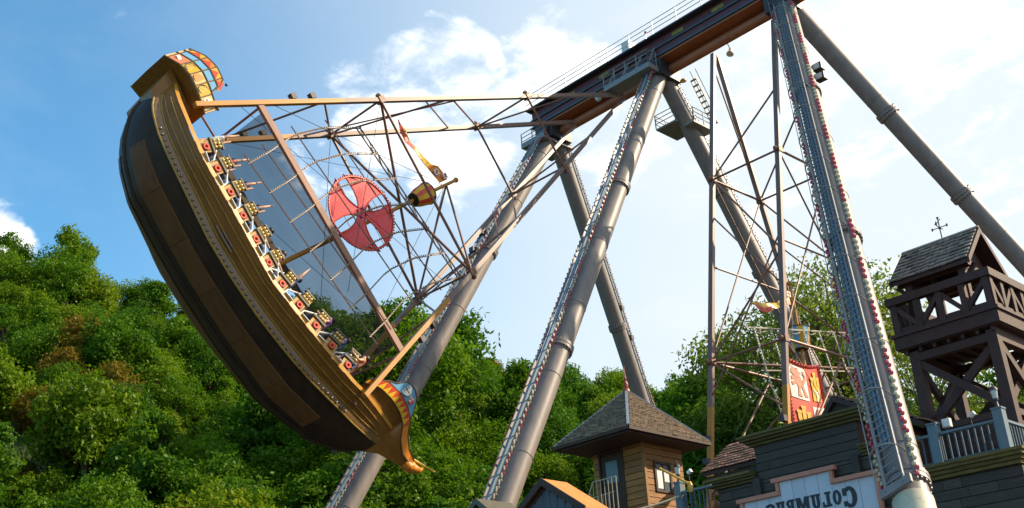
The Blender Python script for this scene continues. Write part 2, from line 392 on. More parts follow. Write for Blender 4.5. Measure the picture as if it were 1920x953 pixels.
def trunk(name, cs, h, r, limbs=7):
    b = MB(); b.path([V(0, 0, -.6), V(.04*h, .02*h, h*.45), V(.0, .05*h, h*.8)], r*.8, 7); b.tube((0, 0, -.6), (.02*h, .01*h, h*.3), r*1.25, 7, r*.8)
    for c in cs[:limbs]:
        st = V(.03*h, .03*h, h*random.uniform(.35, .65)); e = Vector(c); mid = (st+e)/2+V(0, 0, .12*h*random.random())
        b.tube(st, mid, r*.42, 5, r*.28); b.tube(mid, e, r*.28, 5, r*.08)
    me = b.mesh(name, (0, 0, 0), True); me.materials.append(MT['bark']); return me
def pine(name, m, h, r, n_t, leaves, size):
    pts, nr, tn, cs = [], [], [], []
    for k in range(n_t):
        t = (k+.5)/n_t; z = h*(.38+.62*t); rr = r*(1-.72*t**1.5)*rng.uniform(.7, 1.1)
        for j in range(5):
            a = rng.uniform(0, 6.28); q = rr*rng.uniform(.3, 1); c = np.array([math.cos(a)*q, math.sin(a)*q, z+rng.normal()*.1]); cs.append(c)
            nn = leaves//(n_t*5); e = rng.normal(size=(nn, 3))*np.array([.42, .42, .12])*r*.55
            pts.append(c+e); nr.append(rng.normal(size=(nn, 3))+np.array([0, 0, .8])); tn.append(np.clip(rng.uniform(.1, .7)+rng.normal(size=nn)*.15, 0, 1))
    return leaf_mesh(name, np.concatenate(pts), np.concatenate(nr), size, np.concatenate(tn), m, 1.6), cs
KINDS = []
for i, (m, rx, rz, h0, bl, lv) in enumerate((('leaf_green', 2.3, 4.6, .4, 30, 7500), ('leaf_green', 1.9, 5.0, .4, 28, 7000), ('leaf_dark', 2.1, 4.8, .4, 28, 7500),
                                           ('leaf_green', 2.7, 4.2, .3, 34, 8500), ('leaf_rust', 2.0, 3.6, .3, 26, 6000), ('leaf_dark', 1.7, 4.4, .3, 24, 6000), ('leaf_yellow', 2.1, 4.5, .3, 30, 7500))):
    cr, cs = crown('crown', m, h0, rx, rz, int(bl*2.4), int(lv*1.9), .088); KINDS.append((cr, trunk('trunk', cs, h0+rz*.8, .16)))
pc, pcs = pine('crown', 'leaf_dark', 6.2, 2.3, 9, 5200, .11); PINE = (pc, trunk('trunk', sorted(pcs, key=lambda c: c[2])[:26], 6.4, .15, 26))
ac, acs = crown('crown', 'leaf_airy', 3.0, 3.7, 6.2, 95, 9500, .078, .75, 1, 1.4); AIRY = (ac, trunk('trunk', acs, 8.2, .20, 34))
ac2, acs2 = crown('crown', 'leaf_green', 1.6, 3.0, 6.0, 60, 12500, .115); TALL = (ac2, trunk('trunk', acs2, 7, .22, 24))
def tree(name, kind, az, d, s, label, group=None, sink=.2, z=None):
    x, y = polar(az, d); zz = (hill_z(az, d) if z is None else z)-sink*s
    o = thing(name, label, 'tree', (x, y, zz), group, local=True)
    o.rotation_euler = (random.uniform(-.06, .06), random.uniform(-.06, .06), random.uniform(0, 6.28)); o.scale = (s*random.uniform(.9, 1.1), s*random.uniform(.9, 1.1), s*random.uniform(.85, 1.15))
    link('crown', kind[0], None, o); link('trunk', kind[1], None, o)
    return o
LAB = {0: 'mid green bushy tree in the dense wood covering the hillside', 2: 'dark green bushy tree in the dense wood covering the hillside',
       4: 'reddish brown autumn bush among the green trees on the hillside'}
LABI = [0, 0, 2, 0, 4, 2, 6]
def pixel(p):          # where a plan point falls in the 1920 x 953 photograph
    v = Vector(p); return 960+2068*v.dot(right)/v.dot(fwd), 476.5-2068*v.dot(up)/v.dot(fwd)
def place(az, d):
    x, y = polar(az, d); z = hill_z(az, d)
    px, py = pixel((x, y, z+3)); sky_ = d > 84
    if px < 330: return 'on the skyline left of the tilted ship' if sky_ else ('high on the slope left of the tilted ship' if d > 66 else 'low on the slope left of the tilted ship')
    if px < 700: return 'on the slope below the tilted ship'
    if px < 1000: return 'on the ridge between the two slanting grey legs' if d > 78 else 'on the slope between the two slanting grey legs'
    if px < 1330: return 'on the ridge behind the booth roof' if d > 78 else 'on the slope behind the booth'
    return 'behind the upright truss and the facade' 
d = 47.
while d < 94:
    step = 2.75*(.8+.35*(d-47)/47)
    a = -33+random.random()*2
    while a < 36:
        aa = a+random.uniform(-.8, .8); dd = d+random.uniform(-1.2, 1.2)
        zt = hill_z(aa, dd)+5
        if math.degrees(math.atan2(zt, dd)) > 8.5 and not (aa > 24 and d > 80):
            rust = math.sin(aa*.42+2.2)*math.sin(dd*.16+.4) > .30 and aa < 3 and dd > 60
            k = 4 if (rust and random.random() < .75) else random.choices((0, 1, 2, 3, 5, 6), (4.2, 3.6, 3, 3.6, 2.2, 3.4))[0]
            pw = place(aa, dd); nm = 'autumn' if k == 4 else ('yellow' if k == 6 else 'dark' if LABI[k] == 2 else 'mid')
            if k != 4 and dd < 82 and random.random() < .10: k = 7; nm = 'pine'
            px, py = pixel((*polar(aa, dd), zt+1))
            if -60 < px < 1980 and py < 1000:
                tree(('autumn_bush' if k == 4 else 'pine_tree' if k == 7 else 'hill_tree'), PINE if k == 7 else KINDS[k], aa, dd, random.choice((.7, .9, 1, 1.15, 1.35))*random.uniform(.9, 1.1)*(.85 if k == 4 else 1),
                     {'autumn': 'reddish brown autumn bush ', 'dark': 'dark green bushy tree ', 'mid': 'mid green bushy tree ', 'yellow': 'yellow green bushy tree ', 'pine': 'dark layered pine '}[nm]+pw,
                     {'autumn': 'autumn bushes ', 'dark': 'dark green trees ', 'mid': 'mid green trees ', 'yellow': 'yellow green trees ', 'pine': 'layered pines '}[nm]+pw)
        a += math.degrees(step/d)*1.25
    d += step*1.02
# trees that stand out
tree('tall_tree', TALL, -6.0, 58, 1.28, 'broad leafy tree seen through the light strings behind the tilted ship', sink=0, z=13.0)
tree('tall_tree', TALL, -9.8, 56, 1.1, 'dark leafy tree seen through the tinted canopy of the tilted ship', sink=0, z=12.6)
tree('pine_tree', PINE, -3.2, 66, 1.2, 'flat topped dark pine on the ridge beside the slanting grey leg', sink=0, z=16.4)
tree('pine_tree', PINE, 9.3, 60, .95, 'dark pine poking above the ridge left of the upright truss', sink=0, z=11.2)
tree('airy_tree', AIRY, 14.2, 52, 1.25, 'tall feathery tree behind the upright truss, left of its banner', sink=0, z=7.4)
tree('airy_tree', AIRY, 17.0, 54, 1.3, 'tall feathery tree behind the red and yellow banner', sink=0, z=8.4)
tree('airy_tree', AIRY, 11.6, 54, .92, 'feathery tree left of the upright truss above the shingled eave', sink=0, z=6.6)
tree('airy_tree', AIRY, 20.4, 52, 1.0, 'light green feathery tree between the ladder leg and the watchtower', sink=0, z=5.8)
tree('airy_tree', AIRY, 24.0, 54, .9, 'light green feathery tree seen through the braces of the watchtower', sink=0, z=5.6)

# ------------------------------------------------------------------ ride support frame
fr = thing('ride_support_frame', 'three grey A-frames of thick pipes carrying a maroon beam with railings', 'ride frame', (18.57, -25.6, GZ))
FR = [(23.6, .08, .16), (18.57, -.05, -.05), (13.7, -.343, -.37)]      # plan position along the beam, splay of near / far leg
SL = .58; RL = .275
def legpt(B, k, side, z): return V(B+k*(20-z), -25.6+side*SL*(20-z), z)
def bulb_rows(parent, p0, p1, off, perp, half, step, r=.038, rows=2):
    d = (p1-p0); L = d.length; d.normalize(); n = int(L/step)
    mbw, mbr = MB(), MB()
    for s in ((-1, 1) if rows == 2 else (1,)):
        for i in range(n):
            q = p0+d*(i+.5)*step+off+perp*(half*s)+perp*s*(.03+.035*(i % 2))
            ((mbr if (i//7) % 2 else mbw)).ball(q, r, 6, 4)
    part('bulb_string', mbw, 'bulb_white', parent, True, 'stuff'); part('bulb_string', mbr, 'bulb_red', parent, True, 'stuff')
for fi, (B, kn, kf) in enumerate(FR):
    for side, k in ((1, kn), (-1, kf)):
        top, bot = legpt(B, k, side, 20.05), legpt(B, k, side, GZ)
        d = (bot-top).normalized()
        lg = part('leg', MB().tube(top, bot, RL, 28), 'leg_paint', fr, True)
        outn = (V(0, side, 0)-d*d.dot(V(0, side, 0))).normalized(); pr = d.cross(outn)
        for z in ((14.6, 8.9, 3.2) if side > 0 else (16.2, 13.6, 7.4)):
            c = legpt(B, k, side, z); fl = MB().lathe(c, [(RL, -.10), (RL+.055, -.09), (RL+.055, -.012), (RL+.005, -.01), (RL+.005, .01), (RL+.055, .012), (RL+.055, .09), (RL, .10)], 28, d)
            for j in range(20):
                a = 2*math.pi*j/20; e = outn*math.cos(a)+pr*math.sin(a); fl.tube(c+e*(RL+.03)-d*.13, c+e*(RL+.03)+d*.13, .018, 5)
            part('flange', fl, 'leg_paint', lg, True)
        for z in np.arange(1.6, 19.4, 2.15): part('weld_seam', MB().torus(legpt(B, k, side, z), d, RL+.002, .009, 24, 4), 'leg_paint', lg, True)
        nf = legpt(B, k, side, 2.95 if (fi == 2 and side > 0) else .5)
        if fi == 2 and side > 0:
            # caged ladder with conduits
            o = outn*(RL+.10); ld = MB()
            for s in (-.17, .17): ld.tube(top+o+pr*s, nf+o+pr*s, .022, 6)
            L = (nf-top).length; n = int(L/.17)
            for i in range(n): q = top+d*(i+.5)*.17+o; ld.tube(q-pr*.17, q+pr*.17, .013, 5)
            part('ladder', ld, 'galv', lg, True)
            cg = MB()
            for i in range(int(L/1.3)+1):
                q = top+d*min(L-.05, .5+i*1.3)+o; cg.torus(q, d,   .27, .016, 14, 5, -math.pi*.62, math.pi*.62, outn)
            for a in (-1.1, 1.1): cg.tube(top+o+(outn*math.cos(a)+pr*math.sin(a))*.27, nf+o+(outn*math.cos(a)+pr*math.sin(a))*.27, .009, 4)
            part('ladder_cage', cg, 'galv', lg, True)
            cd = MB()
            for s, w in ((-.045, .022), (.02, .028), (.09, .018)): cd.tube(top+outn*(RL+.04)+pr*s, nf-d*.9+outn*(RL+.04)+pr*s, w, 6)
            part('conduit', cd, 'conduit_blue', lg, True)
            st = MB()
            for s in (-.26, .26): st.bar(top+outn*.20+pr*s, nf-d*.1+outn*.20+pr*s, .07, .03, outn)
            part('light_rail', st, 'leg_paint', lg)
            bulb_rows(lg, top, nf-d*.1, outn*.22, pr, .27, .10, .042)
            part('ladder_foot', MB().bar(nf-pr*.28+outn*.36, nf+pr*.28+outn*.36, .05, .16, d), 'leg_paint', lg)
            part('leg_sleeve', MB().lathe(nf+d*.05, [(RL+.005, 0), (RL+.03, .02), (RL+.03, 5.0), (RL+.005, 5.02)], 28, d), 'cream_paint', lg, True)
        else:
            o = outn*(RL+.17); wv = .17 if side > 0 else .12
            st = MB()
            for s in (-1, 1): st.bar(top+o+pr*wv*s, nf+o+pr*wv*s, .03, .06, outn)
            L = (nf-top).length
            for i in range(int(L/.55)): q = top+d*(i+.3)*.55; st.bar(q+outn*(RL-.02), q+o, .03, .03); st.bar(q+o-pr*wv, q+o+pr*wv, .02, .02)
            part('light_rail', st, 'leg_paint', lg)
            part('conduit', MB().tube(top+o, nf+o, .05, 8), 'conduit_blue', lg, True)
            bulb_rows(lg, top, nf, o, pr, wv, .095, .029 if side > 0 else .021, rows=2 if side > 0 else 1)
        # floodlights clamped to the legs
        for z in ((14.25, 14.95) if (side > 0 and fi == 0) else (13.1, 14.1) if (side < 0 and fi == 0) else (15.9, 16.6) if (side < 0 and fi == 2) else ()):
            q = legpt(B, k, side, z)-pr*(.0)+outn*.5; part('floodlight', MB().box(q, (.2, .2, .16)).bar(q, q-outn*.25, .05, .05), 'dark_steel', lg)
        if fi == 2 and side > 0:
            for z in (15.25, 15.75):
                q = legpt(B, k, side, z)+(V(-1, -.5, 0)).normalized()*.42
                f2 = part('floodlight', MB().box(q, (.26, .2, .2)).bar(q, q+V(.25, .12, 0), .05, .05), 'dark_steel', lg)
                part('lens', MB().box(q+V(.02, .105, 0), (.2, .012, .15)), 'lamp_glass', f2)
# beam
bm = part('beam', MB().bb(11.2, 24.2, -26.02, -25.16, 20.20, 20.93), 'beam_side', fr)
part('underside', MB().bb(11.25, 24.1, -26.06, -25.12, 20.13, 20.197), 'beam_under', bm)
part('top_flange', MB().bb(11.1, 24.3, -26.30, -24.92, 20.933, 20.99), 'dark_steel', bm)
part('lower_flange', MB().bb(11.1, 24.25, -25.155, -25.06, 20.21, 20.26).bb(11.1, 24.25, -25.155, -25.10, 20.55, 20.59), 'rail_dark', bm)
for b in np.arange(12.3, 23.6, 1.62):
    if abs(b-18.6) < .5: continue
    part('painted_panel', MB().bb(b, b+.46, -25.158, -25.148, 20.68, 20.82), 'sign_yellow', bm)
for B, _, _ in FR:
    part('bearing_block', MB().bb(B-.42, B+.42, -26.1, -25.08, 19.55, 20.125).tube((B, -26.25, 19.9), (B, -24.95, 19.9), .30, 14), 'dark_steel', bm)
ax_ = part('axle', MB().tube((11.6, -25.65, 19.9), (24.05, -25.65, 19.9), .17, 14), 'beam_under', bm, True)
def catrail(parent, p0, p1, h, n, m='white_metal'):
    p0, p1 = Vector(p0), Vector(p1); rl = MB()
    for z in (h, h*.68, h*.36): rl.tube(p0+V(0, 0, z), p1+V(0, 0, z), .016, 5)
    for i in range(n+1): q = p0.lerp(p1, i/n); rl.tube(q, q+V(0, 0, h), .02, 5)
    part('railing', rl, m, parent)
for y in (-24.95, -26.27): catrail(bm, (11.2, y, 20.99), (24.25, y, 20.99), .55, 13)
pl = part('platform', MB().bb(18.25, 20.2, -25.06, -24.55, 19.62, 19.69).bb(18.25, 20.2, -24.60, -24.55, 19.69, 19.80).bb(18.25, 18.3, -25.06, -24.60, 19.69, 19.8), 'galv', fr)
catrail(pl, (18.27, -24.57, 19.8), (20.2, -24.57, 19.8), .5, 4, 'galv'); catrail(pl, (18.27, -25.0, 19.8), (18.27, -24.57, 19.8), .5, 1, 'galv')
hg = MB()
for b in (18.35, 18.9, 19.5, 20.1): hg.bar((b, -24.6, 19.7), (b, -25.1, 20.6), .05, .04)
part('hanger', hg, 'galv', pl)
pl = part('platform', MB().bb(23.3, 24.45, -26.3, -24.75, 19.40, 19.47).bb(23.3, 24.45, -24.8, -24.75, 19.47, 19.6), 'galv', fr)
catrail(pl, (23.35, -24.78, 19.5), (24.45, -24.78, 19.5), .5, 2, 'galv')
# service platforms on the middle A-frame's far leg
for zz, s0 in ((18.3, -1), (18.05, 1)):
    c = legpt(18.57, -.05, -1, zz); sx = -.48*(-s0)
    p = part('platform', MB().bb(c.x-.5*s0-.42*(s0 < 0), c.x-.5*s0+.42, c.y-.6, c.y+.5, zz, zz+.06), 'galv', fr)
    x1 = c.x-.5*s0+.42 if s0 < 0 else c.x-.5*s0-.0
    catrail(p, (x1, c.y-.6, zz+.06), (x1, c.y+.5, zz+.06), .5, 2, 'galv'); catrail(p, (c.x-.5*s0-.4*(s0 < 0), c.y+.5, zz+.06), (x1, c.y+.5, zz+.06), .5, 1, 'galv')
st = MB(); a, b = V(18.35, -26.55, 19.75), V(18.3, -27.35, 18.35)
for s in (-.11, .11): st.bar(a+V(s-.38, 0, 0), b+V(s-.38, 0, 0), .025, .07); st.tube(a+V(s-.38, 0, .4), b+V(s-.38, 0, .4), .013, 5)
for i in range(9): q = a.lerp(b, i/8)+V(-.38, 0, 0); st.box(q, (.22, .09, .015))
part('stair', st, 'galv', fr)
cb = part('control_cabinet', MB().bb(19.3, 19.62, -25.4, -25.0, 20.99, 21.42), 'white_metal', bm)
part('antenna', MB().tube((21.55, -26.1, 20.9), (21.55, -26.1, 22.3), .012, 5).tube((21.55, -26.1, 22.3), (21.55, -26.1, 22.55), .006, 4), 'dark_steel', bm)
part('beacon', MB().tube((19.0, -25.6, 20.95), (19.0, -25.6, 21.75), .012, 5).ball((19.0, -25.6, 21.8), .05), 'bulb_red', bm)
part('siren_horn', MB().lathe((16.25, -26.3, 19.95), [(.05, 0), (.06, .1), (.12, .2), (.12, .24)], 12, (0, .3, -1)).tube((16.25, -26.3, 19.95), (16.25, -26.1, 20.2), .02), 'speaker_white', bm)
part('work_light', MB().ball((21.1, -25.3, 20.1), .13, 10, 6), 'lamp_glass', bm, True)
part('work_light', MB().lathe((18.15, -26.2, 19.75), [(.05, 0), (.11, -.06), (.11, -.1)], 10), 'bulb_yellow', bm, True)

# ------------------------------------------------------------------ the swinging ships
HB = 1.15; HALF = 13.2; RT = 18.3
# plan curves along the ship, y: bow (-) to stern (+)
GY = [-5.05, -4.6, -4.13, -3.81, -3.41, -2.39, -1.42, -.48, 1.24, 2.57, 3.21, 3.7, 4.06, 4.4, 4.62]
GW = [.16, .52, .83, .97, 1.12, 1.36, 1.46, 1.5, 1.5, 1.42, 1.32, 1.2, 1.07, .85, .6]
GZm = [1.98, 1.96, 1.93, 1.87, 1.73, 1.51, 1.31, 1.12, 1.10, 1.04, 1.07, 1.11, 1.13, 1.16, 1.18]
gw = lambda y: I(y, GY, GW)
gz = lambda y: I(y, GY, GZm)+(1.5-gw(y))*.92
kz = lambda y: I(y, [-5.05, -4.95, -4.72, -4.11, -2.72, -1.16, .32, 1.62, 2.58, 3.31, 3.82, 4.31, 4.55, 4.65], [2.3, 2.06, 1.7, 1.05, .42, .17, .04, .0, .0, .2, .46, .9, 1.27, 1.5])
ww = lambda y: gw(y)*.72
def wz(y):
    m = I(y, [-4.9, -4.3, -3.83, -2.89, -2.0, -1.03, -.08, .93, 3.01, 3.54, 4.2, 4.6], [1.75, 1.55, 1.42, 1.12, .9, .71, .59, .53, .62, .66, .8, 1.0])+(1.05-ww(y))*.92
    return min(max(m, kz(y)+(gz(y)-kz(y))*.42), gz(y)-.12*(gz(y)-kz(y)))
YS = list(np.linspace(-5.05, 4.62, 56))
def strips(fa, fb, seg=5, bulge=0., ys=YS, t=None):
    """surface between two curves (x,z)(y), on both sides of the hull"""
    b = MB()
    for s in (-1, 1):
        rows = []
        for y in ys:
            (x0, z0), (x1, z1) = fa(y), fb(y); r = []
            for i in range(seg+1):
                q = i/seg; k = bulge*4*q*(1-q); r.append(V(s*(x0+(x1-x0)*q+k*.6), y, z0+(z1-z0)*q-k))
            rows.append(r[::s])
        b.grid(rows)
    return b
def secp(y, q, drop=0.):     # bottom section from wale (q=0) to keel (q=1)
    x0, z0 = ww(y), wz(y)-.08; x1, z1 = 0., kz(y)
    return (x0*(1-q)**.85, z0+(z1-z0)*(1-(1-q)**1.7)+drop)
def make_ship(label, loc_b, theta, second):
    t = R(theta)
    base = V(loc_b, -25.65+RT*math.sin(t), 19.9-RT*math.cos(t))
    sh = thing('swinging_ship', label, 'ship ride', tuple(base), 'swinging ships on the beam', rx=t, local=True)
    # --- hull
    part('gunwale', strips(lambda y: (gw(y), gz(y)+.07), lambda y: (gw(y)+.012, gz(y)-.035), 1).add([], []), 'gunwale', sh)
    sd_ = part('hull_side', strips(lambda y: (gw(y)-.01, gz(y)-.035), lambda y: (ww(y), wz(y)+.13), 6, .02), 'hull_brown', sh, True)
    for q in (.28, .62):
        for s in (-1, 1):
            b = MB(); b.path([V(s*((gw(y)-.01)*(1-q)+ww(y)*q+.022), y, (gz(y)-.035)*(1-q)+(wz(y)+.13)*q-.03) for y in YS[2:-2]], .014, 4)
            part('moulding', b, 'gold_line', sd_)
    wl_ = part('wale', strips(lambda y: (ww(y)+.035, wz(y)+.14), lambda y: (ww(y)+.035-.03, wz(y)-.085), 2, .025), 'wale', sh, True)
    b = MB()
    for s in (-1, 1):
        for y in np.arange(-3.9, 3.75, .148): b.ball((s*(ww(y)+.04), y, wz(y)+.0), .036, 7, 4)
    part('rivets', b, 'rivet', wl_, True, 'stuff')
    for s in (-1, 1):
        part('moulding', MB().path([V(s*(ww(y)+.05), y, wz(y)+.15) for y in YS[1:-1]], .02, 4), 'gold_line', wl_)
        part('moulding', MB().path([V(s*(ww(y)+.03), y, wz(y)-.09) for y in YS[1:-1]], .022, 4), 'gold_line', wl_)
    b = MB()
    for s in (-1, 1):
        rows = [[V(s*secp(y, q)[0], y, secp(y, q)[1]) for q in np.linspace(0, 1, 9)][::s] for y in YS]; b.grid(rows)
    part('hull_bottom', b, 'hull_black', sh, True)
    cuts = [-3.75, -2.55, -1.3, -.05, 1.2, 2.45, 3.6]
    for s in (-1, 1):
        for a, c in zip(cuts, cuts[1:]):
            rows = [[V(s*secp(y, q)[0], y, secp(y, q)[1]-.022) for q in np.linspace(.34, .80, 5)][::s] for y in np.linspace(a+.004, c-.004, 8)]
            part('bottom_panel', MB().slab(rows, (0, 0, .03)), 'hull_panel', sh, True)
    part('keel', MB().path([V(0, y, kz(y)-.0) for y in YS[1:]], .05, 8), 'hull_black', sh, True)
    b = MB(); rows = [[V(x*(gw(y)-.03), y, gz(y)-.10-.05*(1-abs(x))) for x in (-1, -.5, 0, .5, 1)] for y in YS]; b.grid(rows)
    part('deck', b, 'seat_wood', sh)
    if not second:
        b = MB()
        for y, dy in ((1.15, .9), (.98, .55)):
            o = .0 if y > 1.1 else .10
            b.path([V(-(ww(q)*.72+gw(q)*.28+.03+o*.5), q, wz(q)*.72+gz(q)*.28+.02+o*.6) for q in np.linspace(y-dy*.75, y, 5)], .015, 4)
        part('chrome_strip', b, 'galv', sh)
    # --- prow
    PY = [-3.55, -3.84, -4.27, -4.65, -4.93, -5.0, -5.29, -5.62, -5.95]
    PW = [1.06, .95, .78, .60, .47, .435, .30, .20, .10]
    PZ = [2.42, 2.82, 3.12, 3.30, 3.34, 3.335, 3.17, 3.10, 3.24]
    rowsL = []
    pk = [V(0, -4.95, 2.06), V(0, -5.1, 2.40), V(0, -5.41, 2.72), V(0, -5.78, 2.93), V(0, -5.97, 3.10)]
    b = MB()
    for s in (-1, 1):
        rows = []
        for y, w, z in zip(PY, PW, PZ):
            if y > -4.95: x0, y0, z0 = gw(y)-.005, y, gz(y)-.04
            else: x0, y0, z0 = .0, y, I(-y, [4.95, 5.1, 5.41, 5.78, 5.97], [2.06, 2.40, 2.72, 2.93, 3.10])
            rows.append([V(s*(x0+(w-x0)*q+.10*math.sin(math.pi*q)*(1 if y > -5 else .3)*-1), y0, z0+(z-z0)*q) for q in np.linspace(0, 1, 6)][::s])
        b.grid(rows)
    part('prow', b, 'hull_brown', sh, True)
    UPZ = [.20, .32, .33, .30, .28, .27, .27, .25, .16]
    for s in (-1, 1):
        rows = [[V(s*(w+.0), y, z) for w, y, z in zip(PW, PY, PZ)], [V(s*(w+.015), y, z+u) for w, y, z, u in zip(PW, PY, PZ, UPZ)]]
        bw = part('bulwark', MB().slab([r[::s] for r in rows], (-s*.04, 0, 0)), 'p_orange', sh)
        b = MB(); r2 = MB()
        for i in range(9):     # painted saw-tooth
            y0, y1 = -3.62-i*.155, -3.62-(i+1)*.155; ym = (y0+y1)/2
            f = lambda y, q: V(s*(I(-y, [-p for p in PY], PW)+.02), y, I(-y, [-p for p in PY], PZ)+I(-y, [-p for p in PY], UPZ)*q)
            (b).prism([f(y0, .04), f(y1, .04), f(ym, .9)], (s*.006, 0, 0)); r2.prism([f(ym, .96), f(ym-.155, .96), f(y1, .12)], (s*.006, 0, 0))
        part('painted_triangles', b, 'p_yellow', bw); part('painted_triangles', r2, 'p_red', bw)
        part('cap_rail', MB().path([V(s*(w+.01), y, z+u) for w, y, z, u in zip(PW, PY, PZ, UPZ)], .022, 5).path([V(s*(w+.0), y, z) for w, y, z in zip(PW, PY, PZ)], .018, 5), 'p_dark', bw)
        sy = [-3.80, -4.05, -4.10, -4.40, -4.66, -5.0]; tz = [.02, .17, .42, .47, .36, .02]
        f = lambda y, q, z=0: V(s*(I(-y, [-p for p in PY], PW)+.005), y, I(-y, [-p for p in PY], PZ)+I(-y, [-p for p in PY], UPZ)+q+z)
        ys = np.linspace(-3.80, -5.0, 13)
        rows = [[f(y, 0) for y in ys], [f(y, I(-y, [-q for q in sy], tz)+.01) for y in ys]]
        sp = part('shield_board', MB().slab([r[::s] for r in rows], (-s*.03, 0, 0)), 'p_blue', sh)
        cc = f(-4.26, .24); part('white_roundel', MB().lathe(cc, [(.17, 0), (.17, .012)], 18, (s, 0, 0)), 'p_white', sp)
        part('cross_mark', MB().box(cc+V(s*.014, 0, 0), (.008, .02, .26)).box(cc+V(s*.0145, 0, 0), (.008, .24, .02)), 'p_dark', sp)
        c2 = f(-4.55, .19); q2 = part('red_roundel', MB().lathe(c2, [(.12, 0), (.12, .012)], 16, (s, 0, 0)), 'p_red', sp)
        part('white_roundel', MB().ball(c2+V(s*.01, .04, .03), .045, 7, 4).ball(c2+V(s*.01, -.03, .05), .035, 7, 4).ball(c2+V(s*.01, -.02, -.05), .04, 7, 4), 'p_white', sp)
        part('cap_rail', MB().path([f(y, I(-y, [-q for q in sy], tz)+.01) for y in ys], .016, 5), 'p_dark', sp)
    # figurehead: a curled beak
    b = MB()
    prof = [(-5.85, 3.16, .14), (-6.0, 3.24, .14), (-6.12, 3.36, .12), (-6.22, 3.46, .085), (-6.26, 3.55, .05), (-6.25, 3.62, .02)]
    for (y0, z0, r0), (y1, z1, r1) in zip(prof, prof[1:]): b.tube((0, y0, z0), (0, y1, z1), r0, 10, r1)
    b.ball((0, -6.03, 3.30), .145, 10, 6)
    part('figurehead', b, 'p_orange', sh, True)
    part('bowsprit', MB().tube((0, -5.75, 3.35), (0, -6.52, 3.90), .035, 8, .026), 'p_yellow', sh, True)
    # --- stern castle
    CY = [3.62, 3.95, 4.24, 4.6, 4.92, 5.26]; CW = [1.10, 1.08, 1.05, 1.0, .92, .80]
    CL = [1.95, 2.04, 2.12, 2.18, 2.13, 1.95]
    cw = lambda y: I(y, CY, CW); cl_ = lambda y: I(y, CY, CL); H1 = .36
    H2 = lambda y: I(y, [3.62, 4.08, 4.2, 4.6, 5.0, 5.26], [.36, .37, .80, .80, .80, .72])
    cys = np.linspace(3.62, 5.26, 16)
    part('castle_floor', MB().slab([[V(-cw(y), y, cl_(y)) for y in cys], [V(0, y, cl_(y)-.03) for y in cys], [V(cw(y), y, cl_(y)) for y in cys]], (0, 0, .05)), 'hull_brown', sh, True)
    part('stern_post', MB().prism([V(-.55, 4.0, 1.2), V(-.55, 4.62, 1.35), V(-.62, 5.0, 2.13), V(-.62, 3.8, 2.02)], (1.2, 0, 0)), 'hull_brown', sh)
    part('transom', MB().slab([[V(x*.80, 5.26, 1.97+.0*x) for x in (-1, 0, 1)], [V(x*.80, 5.20, 2.68+.10*(1-abs(x))) for x in (-1, 0, 1)]], (0, -.04, 0)), 'hull_brown', sh)
    for s in (-1, 1):
        f = lambda y, h, o=0.: V(s*(cw(y)+.02+o+.03*h), y, cl_(y)+h)
        wal = part('castle_wall', MB().slab([[f(y, 0) for y in cys][::s], [f(y, min(H1, H2(y))) for y in cys][::s], [f(y, H2(y)) for y in cys][::s]], (-s*.04, 0, 0)), 'p_tan', sh)
        ed = [3.66, 4.0, 4.31, 4.61, 4.91, 5.2]
        cols = ['p_tan', 'p_yellow', 'p_orange', 'p_yellow', 'p_pink']
        for j in range(5):
            y0, y1 = ed[j]+.02, ed[j+1]-.02; ys = np.linspace(y0, y1, 4)
            part('painted_panel', MB().slab([[f(y, .03, .006) for y in ys][::s], [f(y, H1-.03, .006) for y in ys][::s]], (s*.006, 0, 0)), cols[j] if j != 2 else 'p_tan', wal)
            ym = (y0+y1)/2; cc = f(ym, H1/2, .012)
            if j == 0:
                part('white_roundel', MB().lathe(cc, [(.12, 0), (.12, .01)], 18, (s, 0, 0)), 'p_white', wal)
                part('cross_mark', MB().box(cc+V(s*.014, 0, 0), (.008, .02, .19)).box(cc+V(s*.0145, 0, 0), (.008, .19, .02)), 'p_dark', wal)
            elif j in (1, 3):
                for q in (-.07, -.025, .02, .065): part('panel_bar', MB().box(cc+V(s*.004, q, 0), (.006, .012, .24)), 'p_tan', wal)
                part('panel_rim', MB().torus(cc, (s, 0, 0), .125, .010, 18, 5), 'p_dark', wal)
            elif j == 2: part('orange_roundel', MB().lathe(cc, [(.125, 0), (.125, .01)], 18, (s, 0, 0)), 'p_orange', wal)
            else: part('panel_bar', MB().box(cc, (.01, .2, .10)), 'p_white', wal)
            if j:
                part('window', MB().slab([[f(y, H1+.03, .006) for y in ys][::s], [f(y, H1+.20, .006) for y in ys][::s]], (s*.006, 0, 0)), 'p_blue', wal)
                part('painted_panel', MB().slab([[f(y, H1+.23, .006) for y in ys][::s], [f(y, H2(y)-.02, .006) for y in ys][::s]], (s*.006, 0, 0)), 'p_orange' if j % 2 else 'p_yellow', wal)
                part('painted_panel', MB().prism([f(y0, H1+.24, .014), f(y1, H1+.24, .014), f(ym, H1+.40, .014)], (s*.006, 0, 0)), 'p_red', wal)
        b = MB()
        for h in (0, H1, H1+.215): b.path([f(y, h, .012) for y in cys if H2(y) >= h-.01], .015, 5)
        b.path([f(y, H2(y), .0) for y in cys], .024, 5)
        for y in ed: b.path([f(y, 0, .012), f(y, H2(y), .012)], .012, 5)
        part('cap_rail', b, 'p_dark', wal)
        part('corner_knob', MB().ball(f(3.62, H1+.03), .04, 7, 5).ball(f(4.12, .84), .04, 7, 5), 'p_dark', wal, True)
